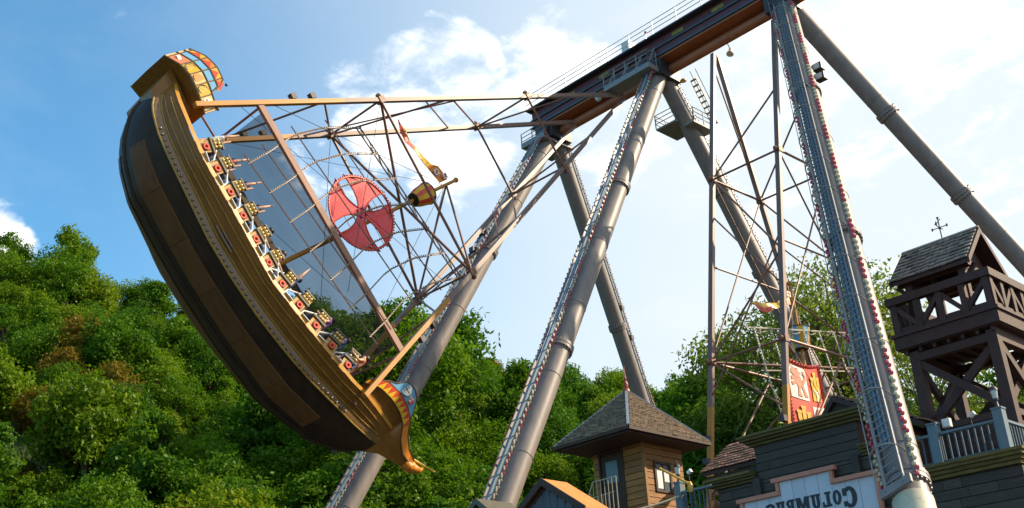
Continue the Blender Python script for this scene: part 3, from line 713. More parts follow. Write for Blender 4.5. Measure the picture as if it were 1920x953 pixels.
    part('stern_lantern', MB().lathe((.35, 5.22, 2.75), [(.06, 0), (.12, .05), (.12, .25), (.03, .34)], 8, (0, .25, 1)), 'p_dark', sh)
    # --- seats
    rows = [2.9-.594*i for i in range(6)]+[-.67-.594*i for i in range(5)]
    for i, y in enumerate(rows):
        c = 1 if y > -.3 else -1; zb = gz(y); xe = min(1.38, gw(y)-.07)
        sl = (gz(y+.2)-gz(y-.2))/.4
        Mr = Matrix.Rotation(math.atan(sl), 3, 'X')
        def at(dx, dy, dz): return V(dx, y, zb)+Mr @ V(0, dy, dz)
        sb = part('bench_seat', MB().box(at(0, -c*.02, .16), (2*xe-.1, .34, .07), Mr).box(at(0, c*.17, .40), (2*xe-.1, .06, .42), Mr), 'seat_wood', sh)
        for s in (-1, 1):
            x = s*xe
            part('end_panel', MB().box(at(x, 0, .16), (.05, .30, .34), Mr), 'seat_wood', sb)
            part('ring_plate', MB().box(at(x+s*.03, -.02, .20), (.02, .19, .19), Mr), 'p_dark', sb)
            part('life_ring', MB().torus(at(x+s*.05, -.02, .20), (s, 0, 0), .058, .030, 14, 6), 'ring_red', sb, True)
            part('end_board', MB().box(at(x+s*.01, .0, .38), (.09, .40, .045), Mr), 'seat_board', sb)
            part('end_board', MB().box(at(x-s*.04, c*.05, .68), (.08, .30, .04), Mr), 'seat_board', sb)
            part('bulb_panel', MB().box(at(x-s*.05, c*.05, .55), (.04, .24, .22), Mr), 'seat_board', sb)
            b = MB()
            for u in (-.08, 0, .08):
                for v in (-.075, .035): b.ball(at(x-s*.005, c*.05+u, .56+v), .040, 8, 5)
            part('bulb', b, 'bulb_yellow', sb, True, 'stuff')
            part('grab_bar', MB().path([at(x, -c*.12, .46), at(x, -c*.40, .26), at(x, -c*.42, .12)], .022, 6), 'white_metal', sb)
            part('step_plate', MB().box(V(s*(gw(y-c*.3)+.0), y-c*.3, gz(y-c*.3)+.075), (.10, .24, .014), Mr), 'white_metal', sb)
    # --- suspension: four arms, each orange below and pale above
    def arm(sx, sg, r):
        a = R(HALF)*sg; sp = 1+.0*r
        return V(sx*HB, r*math.sin(a), RT-r*math.cos(a))
    lv = [16.95, 15.0, 13.2, 11.3, 8.6, 5.3, 3.0, .35]
    for sx in (-1, 1):
        for sg in (1, -1):
            lo, mid, hi = arm(sx, sg, 16.95 if sg > 0 else 16.6), arm(sx, sg, 12.6), arm(sx, sg, .35)
            am = part('arm', MB().bar(lo, mid, .115, .145, (1, 0, 0)), 'arm_orange', sh)
            part('arm_upper', MB().bar(mid, hi, .115, .145, (1, 0, 0)), 'arm_pale', am)
            for r in (11.3, 5.3): p = arm(sx, sg, r); part('joint_collar', MB().box(p, (.19, .18, .19)).ball(p+V(0, .13*sg, 0), .08), 'brace_brown', am)
            for r in (14.1, 13.5): p = arm(sx, sg, r)+V(0, sg*.16, 0); part('lamp', MB().box(p, (.15, .15, .15)).bar(p, p-V(0, sg*.15, 0), .04, .04), 'dark_steel', am)
    def br(a, b, r=.045, m='brace_brown', n='brace'): part(n, MB().tube(a, b, r*.8, 7), m, sh, True)
    for sg in (1, -1):
        for i in range(len(lv)-2):
            s = 1 if i % 2 else -1
            br(arm(s, sg, lv[i]), arm(-s, sg, lv[i+1]), .036); 
        for r in (15.0, 11.3, 5.3): br(arm(-1, sg, r), arm(1, sg, r), .04)
        br(arm(-1, sg, 9.7), arm(1, sg, 6.6), .03); br(arm(1, sg, 12.4), arm(-1, sg, 8.0), .03)
    for sx in (-1, 1):
        br(arm(sx, 1, 11.3), arm(sx, -1, 11.3), .05); br(arm(sx, 1, 11.3), arm(-sx, -1, 11.3), .05); br(arm(sx, 1, 5.3), arm(sx, -1, 5.3), .045)
        br(arm(sx, -1, 11.3), V(0, -.1, 9.3), .04)
        if second:
            br(arm(sx, 1, 5.3), arm(sx, -1, 11.3), .032); br(arm(sx, -1, 5.3), arm(sx, 1, 11.3), .032); br(arm(sx, 1, .9), arm(sx, -1, 5.3), .03)
            br(arm(sx, 1, 8.3), arm(sx, -1, 8.3), .035); br(arm(sx, 1, 15.2), V(sx*HB, .0, RT-11.2), .04); br(arm(sx, -1, 15.2), V(sx*HB, 0, RT-11.2), .04)
    # chords and tinted canopy between them
    for sx in (-1, 1):
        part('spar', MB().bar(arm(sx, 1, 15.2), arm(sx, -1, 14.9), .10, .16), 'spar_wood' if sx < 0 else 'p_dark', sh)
    rws = [[arm(sx*.97, 1, 15.15).lerp(arm(sx*.97, -1, 14.85), q)+V(0, 0, -.02+.0*q) for q in np.linspace(.03, .97, 10)] for sx in (-1, -.33, .33, 1)]
    part('canopy', MB().slab(rws, (0, 0, .012)), 'canopy_net', sh)
    # mast, crow's nest, flag
    ms = part('mast', MB().tube((0, -.14, .9), (0, -.10, 9.75), .065, 10, .05).ball((0, -.1, 9.76), .085, 8, 5), 'arm_orange', sh, True)
    b1, b2 = MB(), MB()
    n = 12
    for i in range(n):
        a0, a1 = 2*math.pi*i/n, 2*math.pi*(i+1)/n; rr = []
        for rd, z in ((.20, 7.82), (.27, 8.02), (.31, 8.30), (.32, 8.42)): rr.append([V(rd*math.cos(a), rd*math.sin(a)-.1, z) for a in (a0, a1)])
        (b1 if i % 2 else b2).slab(rr, lambda p: V(-p[0]*.1, -(p[1]+.1)*.1, 0))
    nest = part('crows_nest', MB().lathe((0, -.1, 7.80), [(.20, 0), (.20, .03)], 14), 'hull_black', ms)
    part('nest_stave', b1, 'p_red' if not second else 'p_blue', nest, False, 'stuff'); part('nest_stave', b2, 'p_yellow', nest, False, 'stuff')
    part('nest_rim', MB().torus((0, -.1, 8.42), (0, 0, 1), .32, .018, 18, 5), 'p_dark', nest)
    fl = [(.02, 9.30, .40), (.25, 9.28, .40), (.48, 9.18, .38), (.60, 9.02, .20), (.85, 8.88, .17), (1.15, 8.86, .16), (1.45, 8.78, .15), (1.75, 8.80, .12), (2.02, 8.72, .03)]
    rws = [[V(.05*math.sin(y*5), y, z-h/2) for y, z, h in fl], [V(.05*math.sin(y*5+.6), y, z+h/2) for y, z, h in fl]]
    fg = part('flag', MB().slab(rws, (.012, 0, 0)), 'p_orange', ms)
    rws = [[V(.05*math.sin(y*5)-.006, y, z-h*.49) for y, z, h in fl[3:]], [V(.05*math.sin(y*5+.6)-.006, y, z+h*.49) for y, z, h in fl[3:]]]
    part('flag_tail', MB().slab(rws, (.024, 0, 0)), 'p_yellow', fg)
    fl2 = [(1.20, 8.72, .15), (1.45, 8.62, .15), (1.75, 8.60, .12), (2.10, 8.62, .02)]
    rws = [[V(-.12+.05*math.sin(y*5), y, z-h/2) for y, z, h in fl2], [V(-.12+.05*math.sin(y*5+.6), y, z+h/2) for y, z, h in fl2]]
    part('flag_tail', MB().slab(rws, (.012, 0, 0)), 'p_red', fg)
    for (y, z) in ((.14, 9.38), (.34, 9.14)): 
        qd = part('flag_quarter', MB().box((-.035, y, z), (.05, .17, .16)), 'p_white', fg)
        part('beast_mark', MB().box((-.062, y, z), (.006, .09, .05)).box((-.062, y+.03, z+.03), (.006, .04, .06)).box((-.062, y-.03, z-.03), (.006, .03, .07)), 'p_red', qd)
    # --- sail of light strings
    n = 7; T = list(np.linspace(-.22, 1, 14))
    def sail(i, q):
        y0 = 2.26-.80*i; z0 = 2.95+.125*i
        dy = I(q, [-.22, 0, .3, .6, 1], [-.12, 0, .20, .12, -.22]); dz = I(q, [-.22, 0, .3, .6, 1], [-.85, 0, .95, 2.0, 3.15])
        return V(-HB+.95*q-.10, y0+dy+.16*max(q, 0)+(.35 if second else 0), z0+dz+.9*max(q, 0)+(.85 if second else 0))
    for i in range(n):
        pts = [sail(i, q) for q in T]; stg = part('light_string', MB().path(pts, .018, 5), 'arm_pale' if not second else 'sail_pale', sh)
        b = MB()
        for a, c in zip(pts, pts[1:]):
            m_ = max(2, int((c-a).length/.085))
            for k in range(m_): b.ball(a.lerp(c, (k+.5)/m_)+V(-.03, .02, .03), .021, 5, 3)
        part('bulb_string', b, 'bulb_dim' if not second else 'bulb_white', stg, False, 'stuff')
    for q in (-.2, .0, .33, .66): part('sail_batten', MB().path([sail(i, q) for i in np.linspace(-.3, 6.3, 12)], .018, 5), 'arm_pale' if not second else 'sail_pale', sh)
    b = MB(); p0, p1 = [sail(i, 1.0) for i in np.linspace(-.1, 6.2, 13)], [sail(i, 1.06)+V(.12, 0, 0) for i in np.linspace(-.1, 6.2, 13)]
    b.path(p0, .022, 5).path(p1, .022, 5)
    for k in range(12): b.tube(p0[k], p1[k+1], .014, 4)
    part('yard', b, 'arm_pale' if not second else 'sail_pale', sh)
    b = MB()
    for i in range(6):
        a, c = sail(i, 1.02), sail(i+1, 1.02); b.path([a.lerp(c, k/6)+V(0, 0, -.5*(k/6)*(1-k/6)) for k in range(7)], .012, 4)
    part('swag_cable', b, 'rope', sh)
    b = MB()
    for a, c in ((V(0, -.1, 9.2), arm(-1, 1, 14.9)), (V(0, -.1, 9.2), arm(-1, -1, 14.6)), (V(0, -.1, 9.2), arm(1, 1, 14.9)), (V(0, -.1, 9.2), arm(1, -1, 14.6)), (arm(-1, 1, 11.3), V(-1, -1.5, 3.3)), (arm(1, 1, 11.3), V(1, -2.0, 3.6)), (arm(-1, 1, 15.8), arm(-1, -1, 12.2)), (arm(1, 1, 16.2), arm(1, -1, 13))): b.tube(a, c, .008, 4)
    part('stay_wire', b, 'dark_steel', sh)
    if not second:
        # red disc with a flared cross cut by four openings
        c = V(-.62, .12, 5.28); Rr = 1.0; ds = part('emblem_disc', MB().torus(c, (1, 0, 0), Rr, .03, 48, 6), 'p_red', sh, True)
        b = MB(); rim = MB()
        for k in range(4):
            a = k*math.pi/2+R(40)
            u, w = V(0, math.cos(a), math.sin(a)), V(0, -math.sin(a), math.cos(a))
            rad = [.10, .22, .38, .55, .72, .88]; hw = [.11, .13, .19, .30, .47, .66]
            L = [c+u*r+w*h for r, h in zip(rad, hw)]; Rt = [c+u*r-w*h for r, h in zip(rad, hw)]
            arc = [c+u*(Rr*math.cos(t))+w*(Rr*math.sin(t)) for t in np.linspace(-.74, .74, 11)]
            mid = [[Rt[j], c+u*rad[j]*1.03, L[j]] for j in range(6)]+[[arc[0], arc[5]*1.0, arc[10]]]
            b.slab([[V(*p) for p in r] for r in mid[:-1]]+[[arc[1], arc[5], arc[9]]], (.012, 0, 0))
            for E_ in (L, Rt): part('cross_rim', MB().path(E_, .020, 5), 'p_red', ds)
        b.slab([[c+V(0, y, z) for y in (-.13, .13)] for z in (-.13, .13)], (.012, 0, 0))
        part('cross_panel', b, 'red_acrylic', ds)
        b = MB()
        for k in range(76): a = 2*math.pi*k/76; b.ball(c+V(-.02, math.cos(a)*(Rr+.03), math.sin(a)*(Rr+.03)), .026, 5, 3)
        part('bulb_string', b, 'bulb_red', ds, False, 'stuff')
        for q in (-.55, -.18, .2, .58): part('disc_stay', MB().tube(c+V(.03, -math.sqrt(1-q*q), q), c+V(.03, math.sqrt(1-q*q), q), .010, 4), 'p_orange', ds)
    else:
        by = [2.5, .88]; c0 = -.95
        def bp(u, v): return V(c0-.10*math.sin(math.pi*u), by[0]+(by[1]-by[0])*u, 6.90-.16*math.sin(math.pi*u)*(1-v)-2.15*v)
        us = np.linspace(0, 1, 9)
        bn = part('heraldic_banner', MB().slab([[bp(u, v) for u in us] for v in (0, .25, .5, .75, 1)], (.03, 0, 0)), 'p_red', sh, label='red banner quartered with yellow castles and red beasts on white')
        for u0, v0, w_ in ((.06, .05, 'l'), (.53, .05, 'c'), (.06, .53, 'c'), (.53, .53, 'l')):
            def q(a, b_, o=.012): p = bp(u0+.41*a, v0+.42*b_); return V(p.x-o, p.y, p.z)
            def poly(pts, m, nm, o=.02):
                g_ = MB(); pp = [q(a, b_, o) for a, b_ in pts]; g_.prism(pp, (.008, 0, 0)); part(nm, g_, m, bn)
            if w_ == 'l':
                part('white_quarter', MB().slab([[q(a, b_) for a in np.linspace(0, 1, 4)] for b_ in (0, .5, 1)], (.008, 0, 0)), 'p_white', bn)
                poly([(.30, .30), (.62, .26), (.72, .52), (.70, .62), (.42, .64), (.34, .5)], 'p_pink', 'beast_mark')
                for pts in ([(.22, .10), (.50, .06), (.62, .26), (.48, .36), (.28, .32), (.14, .24)], [(.44, .60), (.56, .60), (.50, .78), (.60, .92), (.36, .92), (.40, .78)], [(.62, .58), (.72, .56), (.84, .76), (.94, .90), (.74, .90), (.70, .76)],
                            [(.14, .36), (.34, .34), (.34, .42), (.12, .48)], [(.10, .54), (.36, .46), (.38, .54), (.14, .64)], [(.70, .42), (.84, .30), (.78, .10), (.90, .08), (.94, .34), (.74, .56)]):
                    poly(pts, 'p_pink', 'beast_mark', .024)
            else:
                poly([(.18, .50), (.82, .50), (.86, .96), (.14, .96)], 'p_yellow', 'castle_mark')
                for x0 in (.14, .40, .66): poly([(x0, .22 if x0 != .40 else .06), (x0+.20, .22 if x0 != .40 else .06), (x0+.20, .50), (x0, .50)], 'p_yellow', 'castle_mark', .024)
                for x0 in (.14, .40, .66):
                    t0 = .22 if x0 != .40 else .06; poly([(x0-.03, t0), (x0+.23, t0), (x0+.23, t0+.08), (x0-.03, t0+.08)], 'p_yellow', 'castle_mark', .028)
                poly([(.43, .66), (.57, .66), (.58, .96), (.42, .96)], 'p_white', 'castle_gate', .028)
                for x0 in (.28, .66): poly([(x0, .60), (x0+.07, .60), (x0+.07, .70), (x0, .70)], 'p_white', 'castle_gate', .028)
        edge = [bp(u, 0) for u in us]+[bp(1, v) for v in (.25, .5, .75, 1)]+[bp(u, 1) for u in us[::-1]]+[bp(0, v) for v in (.75, .5, .25, 0)]
        part('banner_frame', MB().path(edge, .045, 6), 'p_red', bn)
        b = MB()
        for a, c in zip(edge, edge[1:]):
            m_ = max(1, int((c-a).length/.08))
            for k in range(m_): b.ball(a.lerp(c, k/m_)+V(-.05, 0, 0), .024, 5, 3)
        part('bulb_string', b, 'bulb_red', bn, False, 'stuff')
    return sh
ship1 = make_ship('dark brown galleon swung high to the left, full of riders', 21.25, 54.7, False)
ship2 = make_ship('second galleon hanging upright, only its truss and banner showing over the facade', 15.3, -1.0, True)

# ------------------------------------------------------------------ buildings
def shingles(parent, e0, e1, r0, r1, rows, w, m, each=True, lift=.02, th=.022):
    """courses of shingles on the roof plane e0-e1 (eave) to r0-r1 (ridge)"""
    e0, e1, r0, r1 = map(Vector, (e0, e1, r0, r1)); nrm = (e1-e0).cross(r0-e0)
    if nrm.length < 1e-6: nrm = (e1-e0).cross(r1-e0)
    nrm.normalize()
    if nrm.z < 0: nrm = -nrm
    ax = (e1-e0).normalized(); slope = nrm.cross(ax)
    if slope.z < 0: slope = -slope
    ax = slope.cross(nrm)
    H = ((r0+r1)/2-(e0+e1)/2).dot(slope); ch = H/rows
    tilt = math.atan(th*1.3/ch)
    Mb = Matrix((ax, slope, nrm)).transposed() @ Matrix.Rotation(-tilt, 3, 'X')
    me = []
    for k in range(3):
        wv = w*(.94, .86, .97)[k]; mm = MB().box((0, 0, 0), (wv, ch*1.35, th*(1, 1.3, .8)[k])); q = mm.mesh('shingle'); q.materials.append(MT[m]); me.append(q)
    joined = MB(); eul = Mb.to_euler()
    for r in range(rows):
        t = (r+.5)/rows; a, b = e0.lerp(r0, t), e1.lerp(r1, t); L = (b-a).length; n = max(1, int(round(L/w))); d = (b-a)/n
        for c in range(n):
            p = a+d*(c+.5)+nrm*(lift+random.uniform(-.003, .006))+slope*random.uniform(-.012, .012)
            if each: piece('shingle', me[random.randrange(3)], None, parent, p, eul)
            else: joined.box(p, (L/n*random.uniform(.88, .98), ch*1.35, th*random.uniform(.8, 1.3)), Mb)
    if not each: part('shingles', joined, m, parent, False, 'stuff')
def planks(parent, x0, x1, y, z0, z1, h, m, axis='x', side=1, t=.03, name='plank', split=2):
    z = z0; k = 0
    while z < z1-.01:
        hh = min(h, z1-z); cuts = [x0]+sorted(random.uniform(x0+.3, x1-.3) for _ in range(random.randrange(split+1)))+[x1] if x1-x0 > 1 else [x0, x1]
        for a, b in zip(cuts, cuts[1:]):
            o = random.uniform(0, .008)
            if axis == 'x': g_ = MB().bb(a+.004, b-.004, y+side*o, y+side*(o+t), z+.006, z+hh-.008)
            else: g_ = MB().bb(y+side*o, y+side*(o+t), a+.004, b-.004, z+.006, z+hh-.008)
            part(name, g_, m, parent)
        z += hh; k += 1
# --- station facade
FS = -18.6
fb = thing('station_building', 'weathered grey plank facade with stepped mossy cornices behind the lettered sign', 'building', (10.5, FS, GZ))
wl0 = part('wall', MB().bb(9.28, 13.4, FS-.5, FS-.035, GZ, 4.42).bb(10.1, 12.4, FS-.5, FS-.035, 4.42, 5.12), 'booth_dark', fb)
planks(fb, 9.28, 13.4, FS-.035, 2.6, 4.42, .175, 'plank_grey')
planks(fb, 10.1, 12.4, FS-.035, 4.42, 5.1, .17, 'plank_grey', split=1)
wr = part('wall', MB().bb(7.32, 9.278, FS-2.6, FS-.035, GZ, 3.72), 'booth_dark', fb)
planks(fb, 7.32, 9.278, FS-.035, 2.3, 3.72, .175, 'plank_grey'); planks(fb, FS-2.6, FS, 7.32, 2.3, 3.72, .175, 'plank_grey', 'y', -1)
def cornice(x0, x1, z, ov, hgt, l_end=True, r_end=True):
    c = part('cornice', MB().bb(x0-(ov*.9 if r_end else 0), x1+(ov*.9 if l_end else 0), FS-.45, FS+ov, z-.05, z), 'moss_cornice', fb)
    n = 3
    for i in range(n):
        o = ov*(.82-.27*i); z1 = z-.05-i*hgt/n
        part('moulding', MB().bb(x0-(o*.9 if r_end else 0), x1+(o*.9 if l_end else 0), FS-.44, FS+o, z1-hgt/n+.004, z1-.002), 'moss_cornice', c)
cornice(10.1, 12.4, 5.30, .26, .16); cornice(12.45, 13.4, 4.62, .22, .15, True, False); cornice(9.28, 10.05, 4.62, .22, .15, False, True)
cornice(7.32, 9.27, 3.97, .20, .20, False, True)
# pilaster brackets under the raised part
for x in (10.13, 12.32): part('bracket', MB().bb(x, x+.16, FS, FS+.10, 4.06, 4.46).bb(x-.02, x+.18, FS, FS+.14, 4.02, 4.058), 'plank_grey', fb)
# shingled roofs behind the facade
rf = part('roof', MB().prism([V(14.0, -18.95, 4.93), V(12.3, -18.95, 4.93), V(12.3, -20.1, 5.66), V(13.95, -20.1, 5.66)], (0, 0, -.08)), 'booth_dark', fb)
shingles(rf, (14.02, -18.93, 4.93), (12.42, -18.93, 4.93), (14.02, -20.1, 5.68), (12.42, -20.1, 5.68), 9, .17, 'shingle_brown')
part('soffit', MB().bb(12.3, 13.95, -20.1, -19.02, 4.6, 4.84), 'booth_dark', fb)
gx, gzz, gs = 11.02, 5.95, -19.5
rf = part('roof', MB().prism([V(gx, gs, gzz), V(gx+.62, gs, gzz-.68), V(gx+.55, gs, gzz-.74), V(gx-.02, gs, gzz-.12), V(gx-1.75, gs, gzz-1.02), V(gx-1.78, gs, gzz-.93)], (0, -1.6, 0)), 'booth_dark', fb)
part('gable_wall', MB().prism([V(gx, gs-.1, gzz-.1), V(gx+.5, gs-.1, gzz-.7), V(gx+.5, gs-.1, 4.2), V(gx-1.5, gs-.1, 4.2), V(gx-1.5, gs-.1, gzz-.92)], (0, -1.3, 0)), 'booth_dark', fb)
shingles(rf, (gx-1.80, gs, gzz-.92), (gx-1.80, gs-1.6, gzz-.92), (gx, gs, gzz+.01), (gx, gs-1.6, gzz+.01), 11, .18, 'shingle_brown')
# boarding platform behind and below
bp_ = thing('boarding_platform', 'wooden boarding platform under the booth and railings, mostly below the frame', 'platform', (12, -18.2, GZ))
part('deck', MB().bb(13.45, 17.3, -19.75, -16.3, 3.72, 3.82), 'booth_dark', bp_)
for x in (13.6, 15.4, 17.1):
    for y in (-16.5, -19.6): part('post', MB().bb(x-.08, x+.08, y-.08, y+.08, GZ, 3.715), 'booth_dark', bp_)
# --- sign
sg = thing('sign_board', 'white stepped sign board with salmon trim and dark mirrored slab lettering', 'sign', (11.3, FS+.16, 2.6))
SY = FS+.10
def signtop(x): return 4.27 if 10.74 < x < 11.86 else 4.02
xs = [9.86, 10.18, 10.47, 10.74, 11.02, 11.30, 11.58, 11.86, 12.14, 12.44, 12.72]
for a, b in zip(xs, xs[1:]): part('board', MB().bb(a+.004, b-.004, SY, SY+.03+random.uniform(0, .004), 2.6, signtop((a+b)/2)), 'sign_board', sg)
tr = lambda *a: part('trim', MB().bb(*a), 'salmon_trim', sg)
tr(10.60, 12.0, SY, SY+.10, 4.272, 4.352); tr(9.72, 10.735, SY, SY+.10, 4.022, 4.102); tr(11.865, 12.86, SY, SY+.10, 4.022, 4.102)
tr(10.67, 10.737, SY, SY+.075, 4.104, 4.27); tr(11.863, 11.93, SY, SY+.075, 4.104, 4.27); tr(9.78, 9.856, SY, SY+.075, 2.6, 4.02); tr(12.724, 12.80, SY, SY+.075, 2.6, 4.02)
def glyph(ch, x0, x1, zt, zb):
    """slab letters drawn on a unit box, x to reading direction"""
    polys = []
    Rct = lambda a, b, c, d: polys.append([(a, b), (c, b), (c, d), (a, d)])
    def arc(cx, cy, rx, ry, ix, iy, a0, a1, n=14):
        o = [(cx+rx*math.cos(R(a0+(a1-a0)*i/n)), cy+ry*math.sin(R(a0+(a1-a0)*i/n))) for i in range(n+1)]
        i_ = [(cx+ix*math.cos(R(a0+(a1-a0)*i/n)), cy+iy*math.sin(R(a0+(a1-a0)*i/n))) for i in range(n+1)]
        for k in range(n): polys.append([o[k], o[k+1], i_[k+1], i_[k]])
    if ch == 'C': arc(.52, .5, .50, .5, .17, .34, 50, 310); Rct(.72, .60, 1.0, .94); Rct(.72, .10, 1.0, .34)
    elif ch == 'O': arc(.5, .5, .5, .5, .17, .33, 0, 360, 24)
    elif ch == 'L': Rct(.18, .0, .50, 1); Rct(.02, .86, .66, 1); Rct(.02, 0, .98, .15); Rct(.80, .15, .98, .36)
    elif ch == 'U': Rct(.10, .3, .40, 1); Rct(.60, .3, .88, 1); Rct(.0, .86, .48, 1); Rct(.54, .86, 1, 1); arc(.49, .36, .39, .36, .11, .18, 180, 360)
    elif ch == 'M':
        Rct(.06, 0, .28, 1); Rct(.72, 0, .94, 1); Rct(0, 0, .36, .14); Rct(.64, 0, 1, .14); Rct(0, .86, .30, 1); Rct(.70, .86, 1, 1)
        polys.append([(.14, 1), (.34, 1), (.58, .12), (.44, .12)]); polys.append([(.66, 1), (.86, 1), (.56, .12), (.42, .12)])
    elif ch == 'B': Rct(.10, 0, .40, 1); Rct(0, .86, .5, 1); Rct(0, 0, .5, .14); arc(.5, .74, .44, .26, .14, .12, -90, 90); arc(.5, .26, .50, .27, .16, .12, -90, 90)
    elif ch == 'S': arc(.5, .72, .46, .28, .15, .12, 20, 270); arc(.5, .28, .48, .28, .15, .12, -160, 90); Rct(.70, .62, .94, .92); Rct(.06, .08, .30, .38)
    b = MB()
    for p in polys: b.prism([V(x0+(x1-x0)*u, SY+.036, zb+(zt-zb)*v) for u, v in p], (0, .012+.002*random.random(), 0))
    return part('letter', b, 'ink', sg)
zt, zb = 3.90, 3.63
glyph('C', 10.26, 10.545, 3.92, 3.53); glyph('O', 10.585, 10.755, zt, zb); glyph('L', 10.79, 10.985, zt, zb); glyph('U', 11.02, 11.22, zt, zb)
glyph('M', 11.25, 11.555, zt, zb); glyph('B', 11.585, 11.775, zt, zb); glyph('U', 11.80, 11.995, zt, zb); glyph('S', 12.02, 12.24, zt, zb)
# --- deck railing (blue grey)
def railing(name, label, pts, z, h, posts, m='rail_blue', pw=.16, ph=.14, bal=.11, group=None):
    r_ = thing(name, label, 'railing', (pts[0][0], pts[0][1], z), group)
    bme = MB().box((0, 0, (h-.08)/2), (.026, .026, h-.08)).mesh('baluster'); bme.materials.append(MT['rail_dark'])
    for a, b in zip(pts, pts[1:]):
        a, b = V(*a, z), V(*b, z); L = (b-a).length; n = int(L/bal)
        part('rail', MB().bar(a+V(0, 0, h-.03), b+V(0, 0, h-.03), .07, .045), m, r_); part('rail', MB().bar(a+V(0, 0, .06), b+V(0, 0, .06), .05, .04), 'rail_dark', r_)
        for i in range(1, n): piece('baluster', bme, None, r_, a.lerp(b, i/n)+V(0, 0, .04))
    for (x, y) in posts:
        part('post', MB().bb(x-pw/2, x+pw/2, y-pw/2, y+pw/2, z, z+h+ph).bb(x-pw/2-.012, x+pw/2+.012, y-pw/2-.012, y+pw/2+.012, z+h+ph+.001, z+h+ph+.03), m, r_)
    return r_
railing('deck_railing', 'blue-grey picket railing with square posts along the deck before the watchtower', [(9.2, -18.72), (8.7, -18.70), (7.5, -18.70), (7.5, -21.1)], 3.97, .585, [(8.69, -18.70), (7.5, -18.70)], pw=.17)
railing('deck_railing', 'dark blue picket railing with one square post right of the booth', [(14.02, -18.2), (13.25, -18.2)], 3.88, .60, [(14.06, -18.2)], pw=.15, ph=.16)
# lanterns, floodlights, speaker
def lantern(x, y, z, label):
    t = thing('lantern', label, 'lantern', (x, y, z), 'lanterns on railing posts')
    part('stem', MB().lathe((x, y, z), [(.05, 0), (.03, .03), (.022, .12), (.045, .13), (.045, .16)], 10), 'dark_steel', t, True)
    part('glass', MB().lathe((x, y, z+.16), [(.042, 0), (.062, .14)], 10), 'lamp_glass', t, True)
    part('cap', MB().lathe((x, y, z+.30), [(.08, 0), (.05, .06), (.015, .09), (.02, .11), (.004, .14)], 10), 'dark_steel', t, True)
lantern(14.06, -18.2, 4.675, 'black lantern on the railing post right of the booth'); lantern(7.5, -18.7, 4.73, 'black lantern on the corner post before the watchtower')
def flood(x, y, z, label):
    t = thing('floodlight', label, 'floodlight', (x, y, z), 'floodlights on the railings')
    part('bracket', MB().tube((x, y, z), (x, y, z+.10), .012, 5).bar((x, y, z+.09), (x-.05, y+.05, z+.12), .02, .02), 'dark_steel', t)
    part('head', MB().box((x-.07, y+.06, z+.15), (.10, .07, .07), Matrix.Rotation(.5, 3, 'Y')), 'white_metal', t)
    part('lens', MB().box((x-.075, y+.098, z+.145), (.08, .010, .055), Matrix.Rotation(.5, 3, 'Y')), 'lamp_glass', t)
flood(8.0, -18.70, 4.555, 'small white floodlight clamped on the railing before the watchtower'); flood(13.78, -18.2, 4.66, 'small white floodlight beside the lantern right of the booth')
sp = thing('loudspeaker', 'small white square speaker on the railing before the watchtower', 'speaker', (8.48, -18.78, 4.555))
part('stand', MB().tube((8.48, -18.74, 4.50), (8.48, -18.80, 4.66), .014, 5), 'dark_steel', sp); part('cabinet', MB().bb(8.41, 8.55, -18.86, -18.76, 4.63, 4.78), 'speaker_white', sp)
part('grille', MB().bb(8.425, 8.535, -18.757, -18.752, 4.645, 4.765), 'white_metal', sp)
# --- watchtower
tw = thing('watchtower', 'dark timber watchtower with cross braces, open gallery and shingled gable roof', 'tower', (8.7, -21.1, 3.97))
TX0, TX1, TY0, TY1 = 7.86, 9.42, -21.75, -20.2
cor = [(TX0, TY1), (TX1, TY1), (TX0, TY0), (TX1, TY0)]
cxm, cym = (TX0+TX1)/2, (TY0+TY1)/2
for x, y in cor:
    bx, by_ = cxm+(x-cxm)*1.06, cym+(y-cym)*1.06
    part('post', MB().bar((bx, by_, GZ), (x, y, 6.55), .20, .20, (1, 0, 0)), 'tower_wood', tw)
def faces():
    yield V(TX0, TY1, 0), V(TX1, TY1, 0), V(0, 1, 0)
    yield V(TX0, TY0, 0), V(TX1, TY0, 0), V(0, -1, 0)
    yield V(TX0, TY0, 0), V(TX0, TY1, 0), V(-1, 0, 0)
    yield V(TX1, TY0, 0), V(TX1, TY1, 0), V(1, 0, 0)
for a, b, n in faces():
    zz = lambda p, z: V(p.x, p.y, z)
    part('girt', MB().bar(zz(a, 4.98)+n*.02, zz(b, 4.98)+n*.02, .16, .12), 'tower_wood', tw); part('girt', MB().bar(zz(a, 6.42)+n*.02, zz(b, 6.42)+n*.02, .16, .16), 'tower_wood', tw)
    part('brace', MB().bar(zz(a, 5.06)+n*.035, zz(b, 6.34)+n*.035, .15, .10, n), 'tower_wood', tw); part('brace', MB().bar(zz(b, 5.06)-n*.06, zz(a, 6.34)-n*.06, .15, .10, n), 'tower_wood', tw)
    mid = (a+b)/2
    for k in range(6): part('plank', MB().bar(zz(a, 4.05+k*.145)+n*(.0+.006*(k % 2)), zz(b, 4.05+k*.145)+n*(.006*(k % 2)), .05, .138), 'tower_wood', tw)
